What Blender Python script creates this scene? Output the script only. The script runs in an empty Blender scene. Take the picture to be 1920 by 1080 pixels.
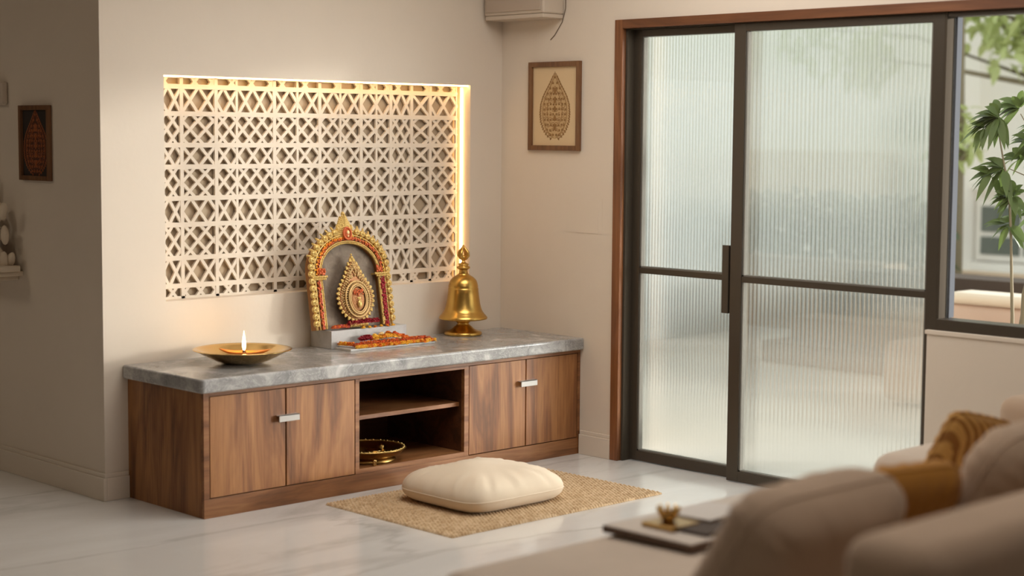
import bpy, bmesh, math, random
from mathutils import Vector, Matrix, Euler
random.seed(7)
S = bpy.context.scene
COL = S.collection
PI = math.pi

# ------------------------------------------------------------------ materials
def mat(name, color=(.8, .8, .8), rough=.5, metal=0.0, spec=.5, **kw):
    m = bpy.data.materials.new(name); m.use_nodes = True
    nt = m.node_tree; b = nt.nodes['Principled BSDF']
    b.inputs['Base Color'].default_value = (*color, 1)
    b.inputs['Roughness'].default_value = rough
    b.inputs['Metallic'].default_value = metal
    b.inputs['Specular IOR Level'].default_value = spec
    for k, v in kw.items():
        b.inputs[k].default_value = v
    return m

def N(m, t, **kw):
    n = m.node_tree.nodes.new(t)
    for k, v in kw.items():
        if k in n.inputs: n.inputs[k].default_value = v
        else: setattr(n, k, v)
    return n

def L(m, a, ao, b, bi):
    m.node_tree.links.new(a.outputs[ao], b.inputs[bi])

def coords(m, scale=(1, 1, 1), rot=(0, 0, 0), kind='Object'):
    tc = N(m, 'ShaderNodeTexCoord'); mp = N(m, 'ShaderNodeMapping')
    mp.inputs['Scale'].default_value = scale; mp.inputs['Rotation'].default_value = rot
    L(m, tc, kind, mp, 'Vector'); return mp

def ramp(m, stops):
    r = N(m, 'ShaderNodeValToRGB'); e = r.color_ramp.elements
    while len(e) < len(stops): e.new(.5)
    for i, (p, c) in enumerate(stops):
        e[i].position = p; e[i].color = (*c, 1)
    return r

def bump(m, src, out, strength=.3, dist=.01):
    b = m.node_tree.nodes['Principled BSDF']
    bp = N(m, 'ShaderNodeBump'); bp.inputs['Strength'].default_value = strength; bp.inputs['Distance'].default_value = dist
    L(m, src, out, bp, 'Height'); L(m, bp, 'Normal', b, 'Normal'); return bp

def srgb(r, g, b):
    f = lambda c: (c / 255 / 12.92) if c / 255 <= .04045 else ((c / 255 + .055) / 1.055) ** 2.4
    return (f(r), f(g), f(b))

def wall_mat(name, c):
    m = mat(name, c, .85, spec=.2); B = m.node_tree.nodes['Principled BSDF']
    mp = coords(m, (1, 1, 1))
    n = N(m, 'ShaderNodeTexNoise', Scale=1.6, Detail=6.0, Roughness=.6); L(m, mp, 'Vector', n, 'Vector')
    r = ramp(m, [(.35, tuple(x * .96 for x in c)), (.65, c)]); L(m, n, 'Fac', r, 'Fac'); L(m, r, 'Color', B, 'Base Color')
    n2 = N(m, 'ShaderNodeTexNoise', Scale=40.0, Detail=4.0); L(m, mp, 'Vector', n2, 'Vector')
    bump(m, n2, 'Fac', .06, .01); return m

def wood_mat(name, dark, mid, light, axis='z', scale=1.0, rough=.42):
    m = mat(name, mid, rough); B = m.node_tree.nodes['Principled BSDF']
    s = {'z': (9, 9, .9), 'x': (.9, 9, 9), 'y': (9, .9, 9)}[axis]
    mp = coords(m, tuple(v * scale for v in s))
    n = N(m, 'ShaderNodeTexNoise', Scale=1.1, Detail=5.0, Roughness=.55, Distortion=1.3); L(m, mp, 'Vector', n, 'Vector')
    w = N(m, 'ShaderNodeMath', operation='MULTIPLY'); w.inputs[1].default_value = 5.0; L(m, n, 'Fac', w, 0)
    fr = N(m, 'ShaderNodeMath', operation='PINGPONG'); fr.inputs[1].default_value = 1.0; L(m, w, 'Value', fr, 0)
    s2 = {'z': (60, 60, 2.5), 'x': (2.5, 60, 60), 'y': (60, 2.5, 60)}[axis]
    mp2 = coords(m, tuple(v * scale for v in s2))
    n2 = N(m, 'ShaderNodeTexNoise', Scale=2.0, Detail=6.0); L(m, mp2, 'Vector', n2, 'Vector')
    mx = N(m, 'ShaderNodeMath', operation='MULTIPLY_ADD'); mx.inputs[1].default_value = .62
    L(m, n2, 'Fac', mx, 0)
    sc = N(m, 'ShaderNodeMath', operation='MULTIPLY'); sc.inputs[1].default_value = .5; L(m, fr, 'Value', sc, 0)
    L(m, sc, 'Value', mx, 2)
    r = ramp(m, [(.12, dark), (.5, mid), (.9, light)]); L(m, mx, 'Value', r, 'Fac'); L(m, r, 'Color', B, 'Base Color')
    bump(m, n2, 'Fac', .12, .003); return m

M = {}
M['wall'] = wall_mat('painted_wall', srgb(224, 212, 197))
M['ceil'] = wall_mat('ceiling_paint', srgb(215, 205, 190))
M['base'] = wall_mat('baseboard_paint', srgb(224, 212, 197))
M['walnut'] = wood_mat('walnut_vertical', srgb(82, 48, 24), srgb(132, 84, 46), srgb(168, 116, 68), 'z', .85)
M['walnut_x'] = wood_mat('walnut_horizontal', srgb(90, 54, 28), srgb(130, 84, 48), srgb(154, 106, 66), 'x')
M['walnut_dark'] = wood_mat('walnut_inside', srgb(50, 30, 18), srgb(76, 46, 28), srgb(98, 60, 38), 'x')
M['casing'] = wood_mat('casing_wood', srgb(92, 55, 30), srgb(128, 80, 47), srgb(158, 104, 64), 'z', .7)
M['casing_y'] = wood_mat('casing_wood_y', srgb(84, 50, 28), srgb(112, 69, 41), srgb(134, 86, 54), 'y', .7)
M['frame_brown'] = wood_mat('picture_frame_wood', srgb(84, 56, 34), srgb(112, 76, 48), srgb(128, 90, 58), 'z', 2)

def marble(name, base, vein, vein2, scale, rough, cell=True, sc=(1, 1, 1), rz=.6):
    m = mat(name, base, rough); B = m.node_tree.nodes['Principled BSDF']
    mp = coords(m, sc, (0.2 if cell else 0, .3 if cell else 0, rz))
    n = N(m, 'ShaderNodeTexNoise', Scale=scale, Detail=8.0, Roughness=.62, Distortion=.8); L(m, mp, 'Vector', n, 'Vector')
    r = ramp(m, [(.28, vein), (.47, base), (.52, base), (.72, vein2)]); L(m, n, 'Fac', r, 'Fac')
    # fine veins from a warped voronoi edge
    ad = N(m, 'ShaderNodeVectorMath', operation='MULTIPLY_ADD'); ad.inputs[1].default_value = (.45, .45, .45)
    L(m, n, 'Color', ad, 0); L(m, mp, 'Vector', ad, 2)
    v = N(m, 'ShaderNodeTexVoronoi', feature='DISTANCE_TO_EDGE', Scale=scale * (2.4 if cell else .55)); L(m, ad, 'Vector', v, 'Vector')
    r2 = ramp(m, [(0, (1, 1, 1)), (.075 if cell else .02, (0, 0, 0))]); L(m, v, 'Distance', r2, 'Fac')
    n3 = N(m, 'ShaderNodeTexNoise', Scale=scale * .8, Detail=2.0); L(m, mp, 'Vector', n3, 'Vector')
    mu = N(m, 'ShaderNodeMath', operation='MULTIPLY'); L(m, r2, 'Color', mu, 0); L(m, n3, 'Fac', mu, 1)
    mix = N(m, 'ShaderNodeMix', data_type='RGBA'); mix.inputs[7].default_value = (*vein2, 1) if cell else (*vein, 1)
    L(m, mu, 'Value', mix, 0); L(m, r, 'Color', mix, 6); L(m, mix, 2, B, 'Base Color')
    return m
M['floor'] = marble('floor_marble', srgb(222, 220, 217), srgb(182, 177, 172), srgb(232, 231, 229), 1.5, .14, False, (.45, 1.5, 1), -.80)
M['counter'] = marble('countertop_marble', srgb(152, 151, 150), srgb(112, 112, 114), srgb(206, 204, 202), 8.0, .17)
M['stone'] = marble('plinth_stone', srgb(172, 170, 168), srgb(146, 142, 138), srgb(188, 186, 184), 10.0, .5)
M['slab'] = marble('shrine_slab_stone', srgb(118, 104, 90), srgb(88, 76, 64), srgb(140, 126, 110), 26.0, .8)
M['plaster'] = wall_mat('lattice_plaster', srgb(230, 218, 202))
M['backing'] = wall_mat('niche_back_paint', srgb(182, 164, 140))
M['alu'] = mat('dark_bronze_aluminium', srgb(74, 66, 56), .38, .3)
M['alu_matte'] = mat('matte_bronze_aluminium', srgb(74, 67, 58), .95, 0, .03)
M['alu_edge'] = mat('grey_gasket', srgb(120, 117, 110), .8, 0, .1)
M['silver'] = mat('satin_silver', srgb(205, 203, 200), .3, .6)
M['fabric'] = None

def fabric(name, c, scale=700, bstr=.25, var=.08):
    m = mat(name, c, .95, spec=.1); B = m.node_tree.nodes['Principled BSDF']
    B.inputs['Sheen Weight'].default_value = .15
    mp = coords(m); w1 = N(m, 'ShaderNodeTexNoise', Scale=float(scale), Detail=3.0); L(m, mp, 'Vector', w1, 'Vector')
    n = N(m, 'ShaderNodeTexNoise', Scale=6.0, Detail=4.0); L(m, mp, 'Vector', n, 'Vector')
    r = ramp(m, [(.3, tuple(x * (1 - var) for x in c)), (.7, c)]); L(m, n, 'Fac', r, 'Fac'); L(m, r, 'Color', B, 'Base Color')
    bump(m, w1, 'Fac', bstr, .002); return m
M['sofa'] = fabric('sofa_taupe_shaded', srgb(190, 166, 144), 500)  # darker than the seat fabric: shade on the back is put into the colour
M['sofa_seat'] = fabric('sofa_seat_beige', srgb(208, 192, 176), 500)
M['mustard'] = fabric('mustard_fabric', srgb(178, 126, 58), 300)
M['cream'] = fabric('cream_cotton', srgb(224, 208, 186), 900, .15, .04)
M['jute'] = fabric('jute', srgb(190, 160, 124), 260, .5, .2)
_j = M['jute']; _mp = coords(_j, (60.6, 74, 1)); _v = N(_j, 'ShaderNodeTexVoronoi', Scale=1.0); L(_j, _mp, 'Vector', _v, 'Vector')
_s = N(_j, 'ShaderNodeSeparateColor'); L(_j, _v, 'Color', _s, 0)
_r = ramp(_j, [(.0, srgb(176, 146, 110)), (.5, srgb(196, 168, 132)), (1.0, srgb(212, 186, 152))]); L(_j, _s, 0, _r, 'Fac'); L(_j, _r, 'Color', _j.node_tree.nodes['Principled BSDF'], 'Base Color')

M['mustard_stripe'] = fabric('mustard_stripe', srgb(186, 138, 72), 300)
_m = M['mustard_stripe']; _mp = coords(_m, (1, 1, 1), (0, .3, 0)); _w = N(_m, 'ShaderNodeTexWave', Scale=14.0, Distortion=.4); L(_m, _mp, 'Vector', _w, 'Vector')
_r = ramp(_m, [(.3, srgb(146, 100, 50)), (.55, srgb(200, 154, 88))]); L(_m, _w, 'Fac', _r, 'Fac'); L(_m, _r, 'Color', _m.node_tree.nodes['Principled BSDF'], 'Base Color')
def metal(name, c, rough, var=0.0, bscale=None):
    m = mat(name, c, rough, 1.0)
    if bscale:
        mp = coords(m); n = N(m, 'ShaderNodeTexNoise', Scale=bscale, Detail=3.0); L(m, mp, 'Vector', n, 'Vector')
        bump(m, n, 'Fac', .25, .002)
    return m
M['brass'] = metal('polished_brass', srgb(212, 178, 116), .13)
M['brass_dull'] = metal('aged_brass', srgb(176, 140, 80), .28, bscale=60.0)
M['bell'] = metal('bell_brass', srgb(218, 176, 96), .28, bscale=25.0)
M['gold'] = mat('gold_bead', srgb(224, 194, 122), .33, .6)
M['gold_pale'] = mat('pale_gold', srgb(206, 172, 118), .42, .45)
M['gold_red'] = mat('reddish_gold', srgb(184, 130, 84), .45, .35)
M['orange'] = mat('orange_petal', srgb(226, 122, 30), .7)
M['orange_deep'] = mat('deep_orange_petal', srgb(206, 84, 30), .7)
M['yellow'] = mat('yellow_petal', srgb(240, 186, 60), .7)
M['cream_petal'] = mat('cream_petal', srgb(250, 226, 170), .7)
M['red'] = mat('crimson_petal', srgb(150, 20, 36), .65)
M['pink'] = mat('dusty_pink_petal', srgb(206, 96, 84), .7)
M['coral'] = mat('coral_petal', srgb(198, 98, 52), .7)
M['mat_paper'] = mat('art_paper', srgb(214, 190, 152), .9)
M['ink'] = mat('bronze_ink', srgb(150, 112, 66), .8)
M['ink_light'] = mat('light_bronze_ink', srgb(194, 164, 120), .8)
M['dark_paper'] = mat('dark_art_board', srgb(40, 30, 24), .6)
M['copper'] = mat('copper_relief', srgb(170, 96, 52), .45, .5)
M['white_box'] = mat('off_white_plastic', srgb(200, 186, 170), .5)
M['ac_grey'] = mat('ac_front_plastic', srgb(184, 168, 152), .5)
M['cable'] = mat('cable_grey', srgb(120, 104, 88), .6)
M['carving'] = mat('carved_white_plaster', srgb(214, 198, 176), .8)
M['wick'] = mat('burnt_wick', srgb(60, 34, 20), .9)
M['oil'] = mat('lamp_clay', srgb(206, 128, 56), .45)
M['leaf'] = mat('plant_leaf', srgb(92, 112, 58), .4)
M['leaf_pale'] = mat('pale_leaf', srgb(192, 202, 140), .6)
for k in ('leaf', 'leaf_pale'):
    B = M[k].node_tree.nodes['Principled BSDF']
    nt = M[k].node_tree; tr = N(M[k], 'ShaderNodeBsdfTranslucent'); tr.inputs[0].default_value = B.inputs['Base Color'].default_value
    mxs = N(M[k], 'ShaderNodeMixShader'); mxs.inputs[0].default_value = .4
    out = nt.nodes['Material Output']; nt.links.new(B.outputs[0], mxs.inputs[1]); nt.links.new(tr.outputs[0], mxs.inputs[2]); nt.links.new(mxs.outputs[0], out.inputs[0])
M['bark'] = mat('stem_bark', srgb(122, 112, 90), .8)
M['ext_white'] = wall_mat('exterior_render', srgb(246, 243, 238))
M['ext_tan'] = wall_mat('exterior_tan_render', srgb(206, 184, 160))
M['ext_floor'] = wall_mat('patio_paving', srgb(222, 217, 210))
M['ext_grey'] = wall_mat('grey_garden_render', srgb(158, 164, 164))
M['hall_shade'] = wall_mat('shaded_hall_wall', srgb(96, 82, 66))  # unseen end wall: hall shade put into the colour, darkens the floor reflection
M['ext_step'] = mat('brown_step_stone', srgb(70, 56, 46), .8)
M['ext_glass'] = mat('far_window_glass', srgb(104, 112, 106), .2)
M['ext_seat'] = fabric('outdoor_seat_fabric', srgb(204, 178, 160))
M['hedge'] = mat('hedge_leaf', srgb(92, 104, 78), .7)
M['terrace'] = wall_mat('terrace_wall_render', srgb(166, 146, 126))
M['pot'] = mat('planter_ceramic', srgb(190, 184, 176), .6)
M['board'] = mat('tray_top_stone', srgb(198, 186, 174), .55)
M['board_edge'] = mat('tray_dark_edge', srgb(92, 70, 54), .6)
M['paper'] = mat('book_paper', srgb(206, 200, 194), .7)

def emis(name, c, s):
    m = bpy.data.materials.new(name); m.use_nodes = True; nt = m.node_tree
    nt.nodes.remove(nt.nodes['Principled BSDF']); e = nt.nodes.new('ShaderNodeEmission')
    e.inputs[0].default_value = (*c, 1); e.inputs[1].default_value = s
    nt.links.new(e.outputs[0], nt.nodes['Material Output'].inputs[0]); return m
M['led'] = emis('led_diffuser', srgb(255, 206, 138), 17.0)
M['flame'] = emis('flame', srgb(255, 205, 130), 40.0)

def glass(name, rough, clear, ior=1.45, tint=(1, 1, 1)):
    m = bpy.data.materials.new(name); m.use_nodes = True; nt = m.node_tree
    nt.nodes.remove(nt.nodes['Principled BSDF'])
    g = nt.nodes.new('ShaderNodeBsdfGlass'); g.inputs['Roughness'].default_value = rough; g.inputs['IOR'].default_value = ior
    g.inputs['Color'].default_value = (*tint, 1)
    t = nt.nodes.new('ShaderNodeBsdfTransparent'); t.inputs[0].default_value = (*tint, 1)
    mx = nt.nodes.new('ShaderNodeMixShader'); mx.inputs[0].default_value = clear
    nt.links.new(g.outputs[0], mx.inputs[1]); nt.links.new(t.outputs[0], mx.inputs[2])
    nt.links.new(mx.outputs[0], nt.nodes['Material Output'].inputs[0]); return m
M['reeded'] = glass('reeded_glass', .17, .4, tint=(.88, .89, .875))
mcl = bpy.data.materials.new('clear_glass'); mcl.use_nodes = True; nt = mcl.node_tree; nt.nodes.remove(nt.nodes['Principled BSDF'])
g = nt.nodes.new('ShaderNodeBsdfGlossy'); g.inputs['Roughness'].default_value = .02
t = nt.nodes.new('ShaderNodeBsdfTransparent'); mx = nt.nodes.new('ShaderNodeMixShader'); mx.inputs[0].default_value = .06
nt.links.new(t.outputs[0], mx.inputs[1]); nt.links.new(g.outputs[0], mx.inputs[2]); nt.links.new(mx.outputs[0], nt.nodes['Material Output'].inputs[0])
M['clear'] = mcl

# ------------------------------------------------------------------ mesh builder
class MB:
    def __init__(s): s.v = []; s.f = []; s.sm = []; s.mi = []; s.cur = 0
    def add(s, vs, fs, smooth=False):
        o = len(s.v); s.v += [tuple(v) for v in vs]
        for f in fs: s.f.append(tuple(i + o for i in f)); s.sm.append(smooth); s.mi.append(s.cur)
        return s
    def box(s, a, b):
        (x0, y0, z0), (x1, y1, z1) = a, b
        x0, x1 = min(x0, x1), max(x0, x1); y0, y1 = min(y0, y1), max(y0, y1); z0, z1 = min(z0, z1), max(z0, z1)
        vs = [(x0, y0, z0), (x1, y0, z0), (x1, y1, z0), (x0, y1, z0), (x0, y0, z1), (x1, y0, z1), (x1, y1, z1), (x0, y1, z1)]
        return s.add(vs, [(0, 3, 2, 1), (4, 5, 6, 7), (0, 1, 5, 4), (1, 2, 6, 5), (2, 3, 7, 6), (3, 0, 4, 7)])
    def sph(s, c, r, sc=(1, 1, 1), u=10, w=7, rot=None):
        vs = []; fs = []
        for j in range(w + 1):
            th = PI * j / w
            for i in range(u):
                ph = 2 * PI * i / u
                p = Vector((math.sin(th) * math.cos(ph) * sc[0], math.sin(th) * math.sin(ph) * sc[1], math.cos(th) * sc[2])) * r
                if rot: p = rot @ p
                vs.append(p + Vector(c))
        for j in range(w):
            for i in range(u):
                k = (i + 1) % u; fs.append((j * u + i, (j + 1) * u + i, (j + 1) * u + k, j * u + k))
        return s.add(vs, fs, True)
    def lathe(s, prof, c=(0, 0, 0), seg=48, flute=None):
        vs = []; fs = []; n = len(prof)
        for i in range(seg):
            a = 2 * PI * i / seg
            for r, z in prof: vs.append((c[0] + r * math.cos(a), c[1] + r * math.sin(a), c[2] + z))
        for i in range(seg):
            k = (i + 1) % seg
            for j in range(n - 1): fs.append((i * n + j, k * n + j, k * n + j + 1, i * n + j + 1))
        return s.add(vs, fs, True)
    def tube(s, pts, r, seg=8, closed=False, flat=1.0, up=Vector((0, -1, 0))):
        P = [Vector(p) for p in pts]; n = len(P); vs = []; fs = []
        R = r if isinstance(r, (list, tuple)) else [r] * n
        for i in range(n):
            a = P[i - 1] if (i > 0 or closed) else P[i]; b = P[(i + 1) % n] if (i < n - 1 or closed) else P[i]
            t = (b - a).normalized() if (b - a).length > 1e-9 else Vector((0, 0, 1))
            uu = up if abs(t.dot(up)) < .95 else Vector((1, 0, 0))
            e = t.cross(uu).normalized(); f = e.cross(t).normalized()
            for k in range(seg):
                q = 2 * PI * k / seg; vs.append(P[i] + e * math.cos(q) * R[i] + f * math.sin(q) * R[i] * flat)
        m = n if closed else n - 1
        for i in range(m):
            j = (i + 1) % n
            for k in range(seg): l = (k + 1) % seg; fs.append((i * seg + k, j * seg + k, j * seg + l, i * seg + l))
        if not closed: fs += [tuple(range(seg))[::-1], tuple((n - 1) * seg + k for k in range(seg))]
        return s.add(vs, fs, True)
    def prism(s, poly, y0, y1, smooth=False):          # poly in x,z
        n = len(poly); vs = [(x, y0, z) for x, z in poly] + [(x, y1, z) for x, z in poly]
        fs = [tuple(range(n)), tuple(range(2 * n - 1, n - 1, -1))] + [(i, (i + 1) % n + 0, (i + 1) % n + n, i + n)[::-1] for i in range(n)]
        return s.add(vs, fs, smooth)
    def ring(s, outer, inner, y0, y1):                # matching open/closed loops in x,z as a slab strip
        n = len(outer)
        vs = [(x, y0, z) for x, z in outer] + [(x, y0, z) for x, z in inner] + [(x, y1, z) for x, z in outer] + [(x, y1, z) for x, z in inner]
        fs = []
        for i in range(n - 1):
            fs += [(i, i + 1, n + i + 1, n + i), (2 * n + i + 1, 2 * n + i, 3 * n + i, 3 * n + i + 1), (i + 1, i, 2 * n + i, 2 * n + i + 1), (n + i, n + i + 1, 3 * n + i + 1, 3 * n + i)]
        fs += [(0, n, 3 * n, 2 * n), (n - 1, 3 * n - 1, 4 * n - 1, 2 * n - 1)]
        return s.add(vs, fs)
    def build(s, name, mats, parent=None, loc=(0, 0, 0), bevel=0, rot=None, seg=2, matrix=None):
        me = bpy.data.meshes.new(name)
        vs = s.v if matrix is None else [tuple(matrix @ Vector(v)) for v in s.v]
        me.from_pydata(vs, [], s.f); me.polygons.foreach_set('use_smooth', s.sm); me.polygons.foreach_set('material_index', s.mi)
        bm = bmesh.new(); bm.from_mesh(me); bmesh.ops.recalc_face_normals(bm, faces=bm.faces); bm.to_mesh(me); bm.free()
        for m in (mats if isinstance(mats, (list, tuple)) else [mats]): me.materials.append(m)
        o = bpy.data.objects.new(name, me); COL.objects.link(o); o.location = loc
        if rot: o.rotation_euler = rot
        if parent: o.parent = parent
        if bevel:
            b = o.modifiers.new('bevel', 'BEVEL'); b.width = bevel; b.segments = seg; b.limit_method = 'ANGLE'; b.angle_limit = math.radians(40)
            b.harden_normals = False
        return o

def tag(o, label=None, cat=None, group=None, kind=None):
    if label: o['label'] = label
    if cat: o['category'] = cat
    if group: o['group'] = group
    if kind: o['kind'] = kind
    return o
def thing(name, loc, label, cat, group=None, rot=(0, 0, 0), kind=None):
    o = bpy.data.objects.new(name, None); COL.objects.link(o); o.location = loc; o.rotation_euler = rot
    o.empty_display_size = .05
    return tag(o, label, cat, group, kind)
def struct(name, mb, m, label, bevel=0, parent=None):
    o = mb.build(name, m, parent, bevel=bevel)
    if parent is None: tag(o, label, name.split('_')[0], kind='structure')
    return o
def bx(a, b): return MB().box(a, b)

# ------------------------------------------------------------------ room
H = .55; D = .5507; CL = 2.0911
CEIL = 2.75
struct('floor', bx((-8, -9, -.1), (.15, 4.5, 0)), M['floor'], 'pale polished marble floor with faint grey veins')
struct('ceiling', bx((-8, -9, CEIL), (.15, 4.5, CEIL + .1)), M['ceil'], 'plain off-white ceiling above the whole room')
NX0, NX1, NZ0, NZ1 = -1.905, -.207, .795, 1.727
LY = .072   # lattice face depth
w = MB(); w.box((-2.2, 0, 0), (NX0, .25, CEIL)); w.box((NX1, 0, 0), (.15, .25, CEIL)); w.box((NX0, 0, 0), (NX1, .25, NZ0)); w.box((NX0, 0, NZ1), (NX1, .25, CEIL))
struct('wall_back', w, M['wall'], 'cream painted wall holding the lit lattice niche')
struct('wall_left', bx((-2.2, .25, 0), (-2.0, 4.5, CEIL)), M['wall'], 'shaded side wall running back from the niche wall corner')
struct('wall_far', bx((-8, 4.5, 0), (-2, 4.6, CEIL)), M['hall_shade'], 'far wall of the hall, its shade put into the colour')
struct('wall_hall', bx((-8.1, -9, 0), (-8, 4.6, CEIL)), M['wall'], 'side wall of the room on the viewer side')
struct('wall_rear', bx((-8.1, -9.1, 0), (.15, -9, CEIL)), M['wall'], 'rear wall of the room')
w = MB(); w.box((0, -.753, 0), (.15, 0, CEIL)); w.box((0, -3.5, 2.014), (.15, -.753, CEIL)); w.box((.0081, -3.5, 0), (.15, -2.4625, .75)); w.box((-.03, -3.5, 0), (.008, -2.437, .75)); w.box((0, -9, 0), (.15, -3.5, CEIL))
struct('wall_right', w, M['wall'], 'cream wall with the glass doors and the low wall under the window')
struct('trim_1', bx((NX0, .093, NZ0), (NX1, .115, NZ1)), M['backing'], 'tan painted back of the niche behind the lattice')
# baseboards with a stepped top
def base(name, a, b, axis, sgn, label):
    m = MB()
    if axis == 'y':
        x = a[0]; m.box((x, a[1], 0), (x + sgn * .014, b[1], .094)); m.box((x, a[1], .094), (x + sgn * .008, b[1], .112))
    else:
        y = a[1]; m.box((a[0], y, 0), (b[0], y + sgn * .014, .094)); m.box((a[0], y, .094), (b[0], y + sgn * .008, .112))
    return struct(name, m, M['base'], label, .002)
base('baseboard_right', (0, -.752), (0, -.556), 'y', -1, 'cream baseboard between cabinet and door casing')
base('baseboard_left', (-2.2, 4.5), (-2.2, -.014), 'y', -1, 'shaded baseboard along the side wall at left')
base('baseboard_back', (-2.2, 0), (-2.094, 0), 'x', -1, 'short cream baseboard left of the cabinet')

# ------------------------------------------------------------------ lattice
LATX0, LATX1 = NX0, NX1 - .022
zs = [NZ1, 1.684, 1.571, 1.440, 1.349, 1.217, 1.106, .966, .849, NZ0]
xs = [NX0, -1.775, -1.603, -1.300, -1.052, -.815, -.640, -.513, -.397, LATX1]
lat = MB()
def bar(x0, z0, x1, z1, wd, y0=LY, y1=LY + .012):
    d = Vector((x1 - x0, 0, z1 - z0)); 
    if d.length < .004: return
    n = Vector((-d.z, 0, d.x)).normalized() * wd / 2; e = d.normalized() * wd * .15
    p = [Vector((x0, 0, z0)) - e + n, Vector((x1, 0, z1)) + e + n, Vector((x1, 0, z1)) + e - n, Vector((x0, 0, z0)) - e - n]
    j = random.uniform(0, .0012)
    lat.prism([(q.x, q.z) for q in p], y0 + j, y1)
def clipseg(x0, z0, x1, z1, X0, X1, Z0, Z1):
    t0, t1 = 0., 1.; dx, dz = x1 - x0, z1 - z0
    for p, q in ((-dx, x0 - X0), (dx, X1 - x0), (-dz, z0 - Z0), (dz, Z1 - z0)):
        if abs(p) < 1e-9:
            if q < 0: return None
        else:
            r = q / p
            if p < 0: t0 = max(t0, r)
            else: t1 = min(t1, r)
    if t0 >= t1: return None
    return x0 + dx * t0, z0 + dz * t0, x0 + dx * t1, z0 + dz * t1
for z in zs[1:-1]: lat.box((LATX0, LY - .0015, z - .010), (LATX1, LY + .012, z + .010))
for i, x in enumerate(xs):
    wd = .017 if 0 < i < 9 else .012
    lat.box((max(x - wd / 2, LATX0), LY - .001, NZ0), (min(x + wd / 2, LATX1), LY + .012, NZ1))
lat.box((LATX0, LY - .001, NZ0), (LATX1, LY + .012, NZ0 + .010)); lat.box((LATX0, LY - .001, NZ1 - .008), (LATX1, LY + .012, NZ1))
for x in (-1.497, -.725, -1.175, -.935):
    lat.box((x - .006, LY, NZ0), (x + .006, LY + .012, NZ1))
rnd = random.Random(3)
for r in range(len(zs) - 1):
    Z1, Z0 = zs[r], zs[r + 1]; h = Z1 - Z0
    for c in range(len(xs) - 1):
        X0, X1 = xs[c], xs[c + 1]; wd = X1 - X0
        tall = (r % 2 == 0) and r > 0
        n = max(1, round(wd / .078)); 
        if h < .06: n = max(1, round(wd / .1))
        s = wd / n; k = h / s * (1.0 if not tall else .62)
        ph = 0 if (c + r) % 3 else .5
        W = h / k
        if h < .06: W = min(W, h / 1.15)
        q = X0 - W + (ph - 1) * s
        step = s if not tall else s * .9
        while q < X1 + s:
            for (a, b) in ((q, q + W), (q + W, q)):
                sg = clipseg(a, Z0, b, Z1, X0, X1, Z0, Z1)
                if sg: bar(*sg, .0135)
            q += step
lattice = lat.build('lattice_screen', M['plaster'])
tag(lattice, 'pierced cream lattice panel of diagonal crosses filling the lit wall niche', 'lattice panel')
# LED strips
for nm, a, b, lab in (('led_strip', (NX0 + .004, .012, NZ1 - .006), (NX1 - .004, .020, NZ1 - .001), 'warm glowing light strip along the top edge of the niche'),
                      ('led_strip', (NX1 - .008, .055, NZ0 + .004), (NX1 - .003, .062, NZ1 - .012), 'warm glowing vertical light strip down the right edge of the niche')):
    tag(bx(a, b).build(nm, M['led']), lab, 'light strip', 'light strips in the niche')

# ------------------------------------------------------------------ doors and window
# wood casing
m = MB(); m.box((-.012, -.753, 0), (.10, -.800, 2.014)); struct('trim_2', m, M['casing'], 'brown wooden casing post at the left of the glass doors', .002)
m = MB(); m.box((-.012, -.800, 1.974), (.10, -3.5, 2.014)); struct('trim_3', m, M['casing_y'], 'brown wooden head casing above the glass doors and window', .002)
def reeded(y0, y1, z0, z1, x, pitch, parent):
    n = max(1, round(abs(y1 - y0) / pitch)); k = 8; vs = []; fs = []
    for i in range(n * k + 1):
        y = y0 + (y1 - y0) * i / (n * k); t = (i % k) / k
        a = -.0030 * math.sin(PI * t) ** 1.0
        vs += [(x + a, y, z0), (x + a, y, z1), (x + .006, y, z0), (x + .006, y, z1)]
    for i in range(n * k):
        o = i * 4; fs += [(o, o + 4, o + 5, o + 1), (o + 2, o + 3, o + 7, o + 6), (o, o + 2, o + 6, o + 4), (o + 1, o + 5, o + 7, o + 3)]
    o = n * k * 4; fs += [(0, 1, 3, 2), (o, o + 2, o + 3, o + 1)]
    mb = MB(); mb.add(vs, fs, False)
    ob = mb.build('reeded_pane', M['reeded'], parent)
    for p in ob.data.polygons:
        if abs(p.normal.z) < .5 and p.normal.x < -.1: p.use_smooth = False
    return ob
def door(name, y0, y1, x, label, sl, sr, zr, pitch):
    r = thing(name, (x, (y0 + y1) / 2, 0), label, 'door', kind='structure')
    I = Matrix.Translation((-x, -(y0 + y1) / 2, 0))
    f = MB(); f.box((x - .02, y0, 0.004), (x + .02, y0 - sl, 1.97)); f.box((x - .02, y1 + sr, 0.004), (x + .02, y1, 1.97))
    f.box((x - .019, y0, 0.004), (x + .02, y1, .05)); f.box((x - .019, y0, 1.938), (x + .02, y1, 1.97))
    f.build('door_frame', M['alu'], r, matrix=I, bevel=.002)
    f = MB(); f.box((x - .018, y0 - sl, zr - .013), (x + .014, y1 + sr, zr + .013)); f.build('mid_rail', M['alu'], r, matrix=I, bevel=.0015)
    f = MB(); g = .008
    for (ya, yb, za, zb) in ((y0 - sl, y1 + sr, .05, zr - .013), (y0 - sl, y1 + sr, zr + .013, 1.938)):
        f.box((x - .014, ya, za), (x + .012, ya - g, zb)); f.box((x - .014, yb, za), (x + .012, yb + g, zb)); f.box((x - .014, ya, za), (x + .012, yb, za + .006))
    f.build('gasket', M['alu_edge'], r, matrix=I)
    for za, zb in ((.05, zr - .013), (zr + .013, 1.938)):
        p = reeded(y0 - sl - .002, y1 + sr + .002, za, zb, x, pitch, r)
        p.data.transform(I)
    return r
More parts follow.
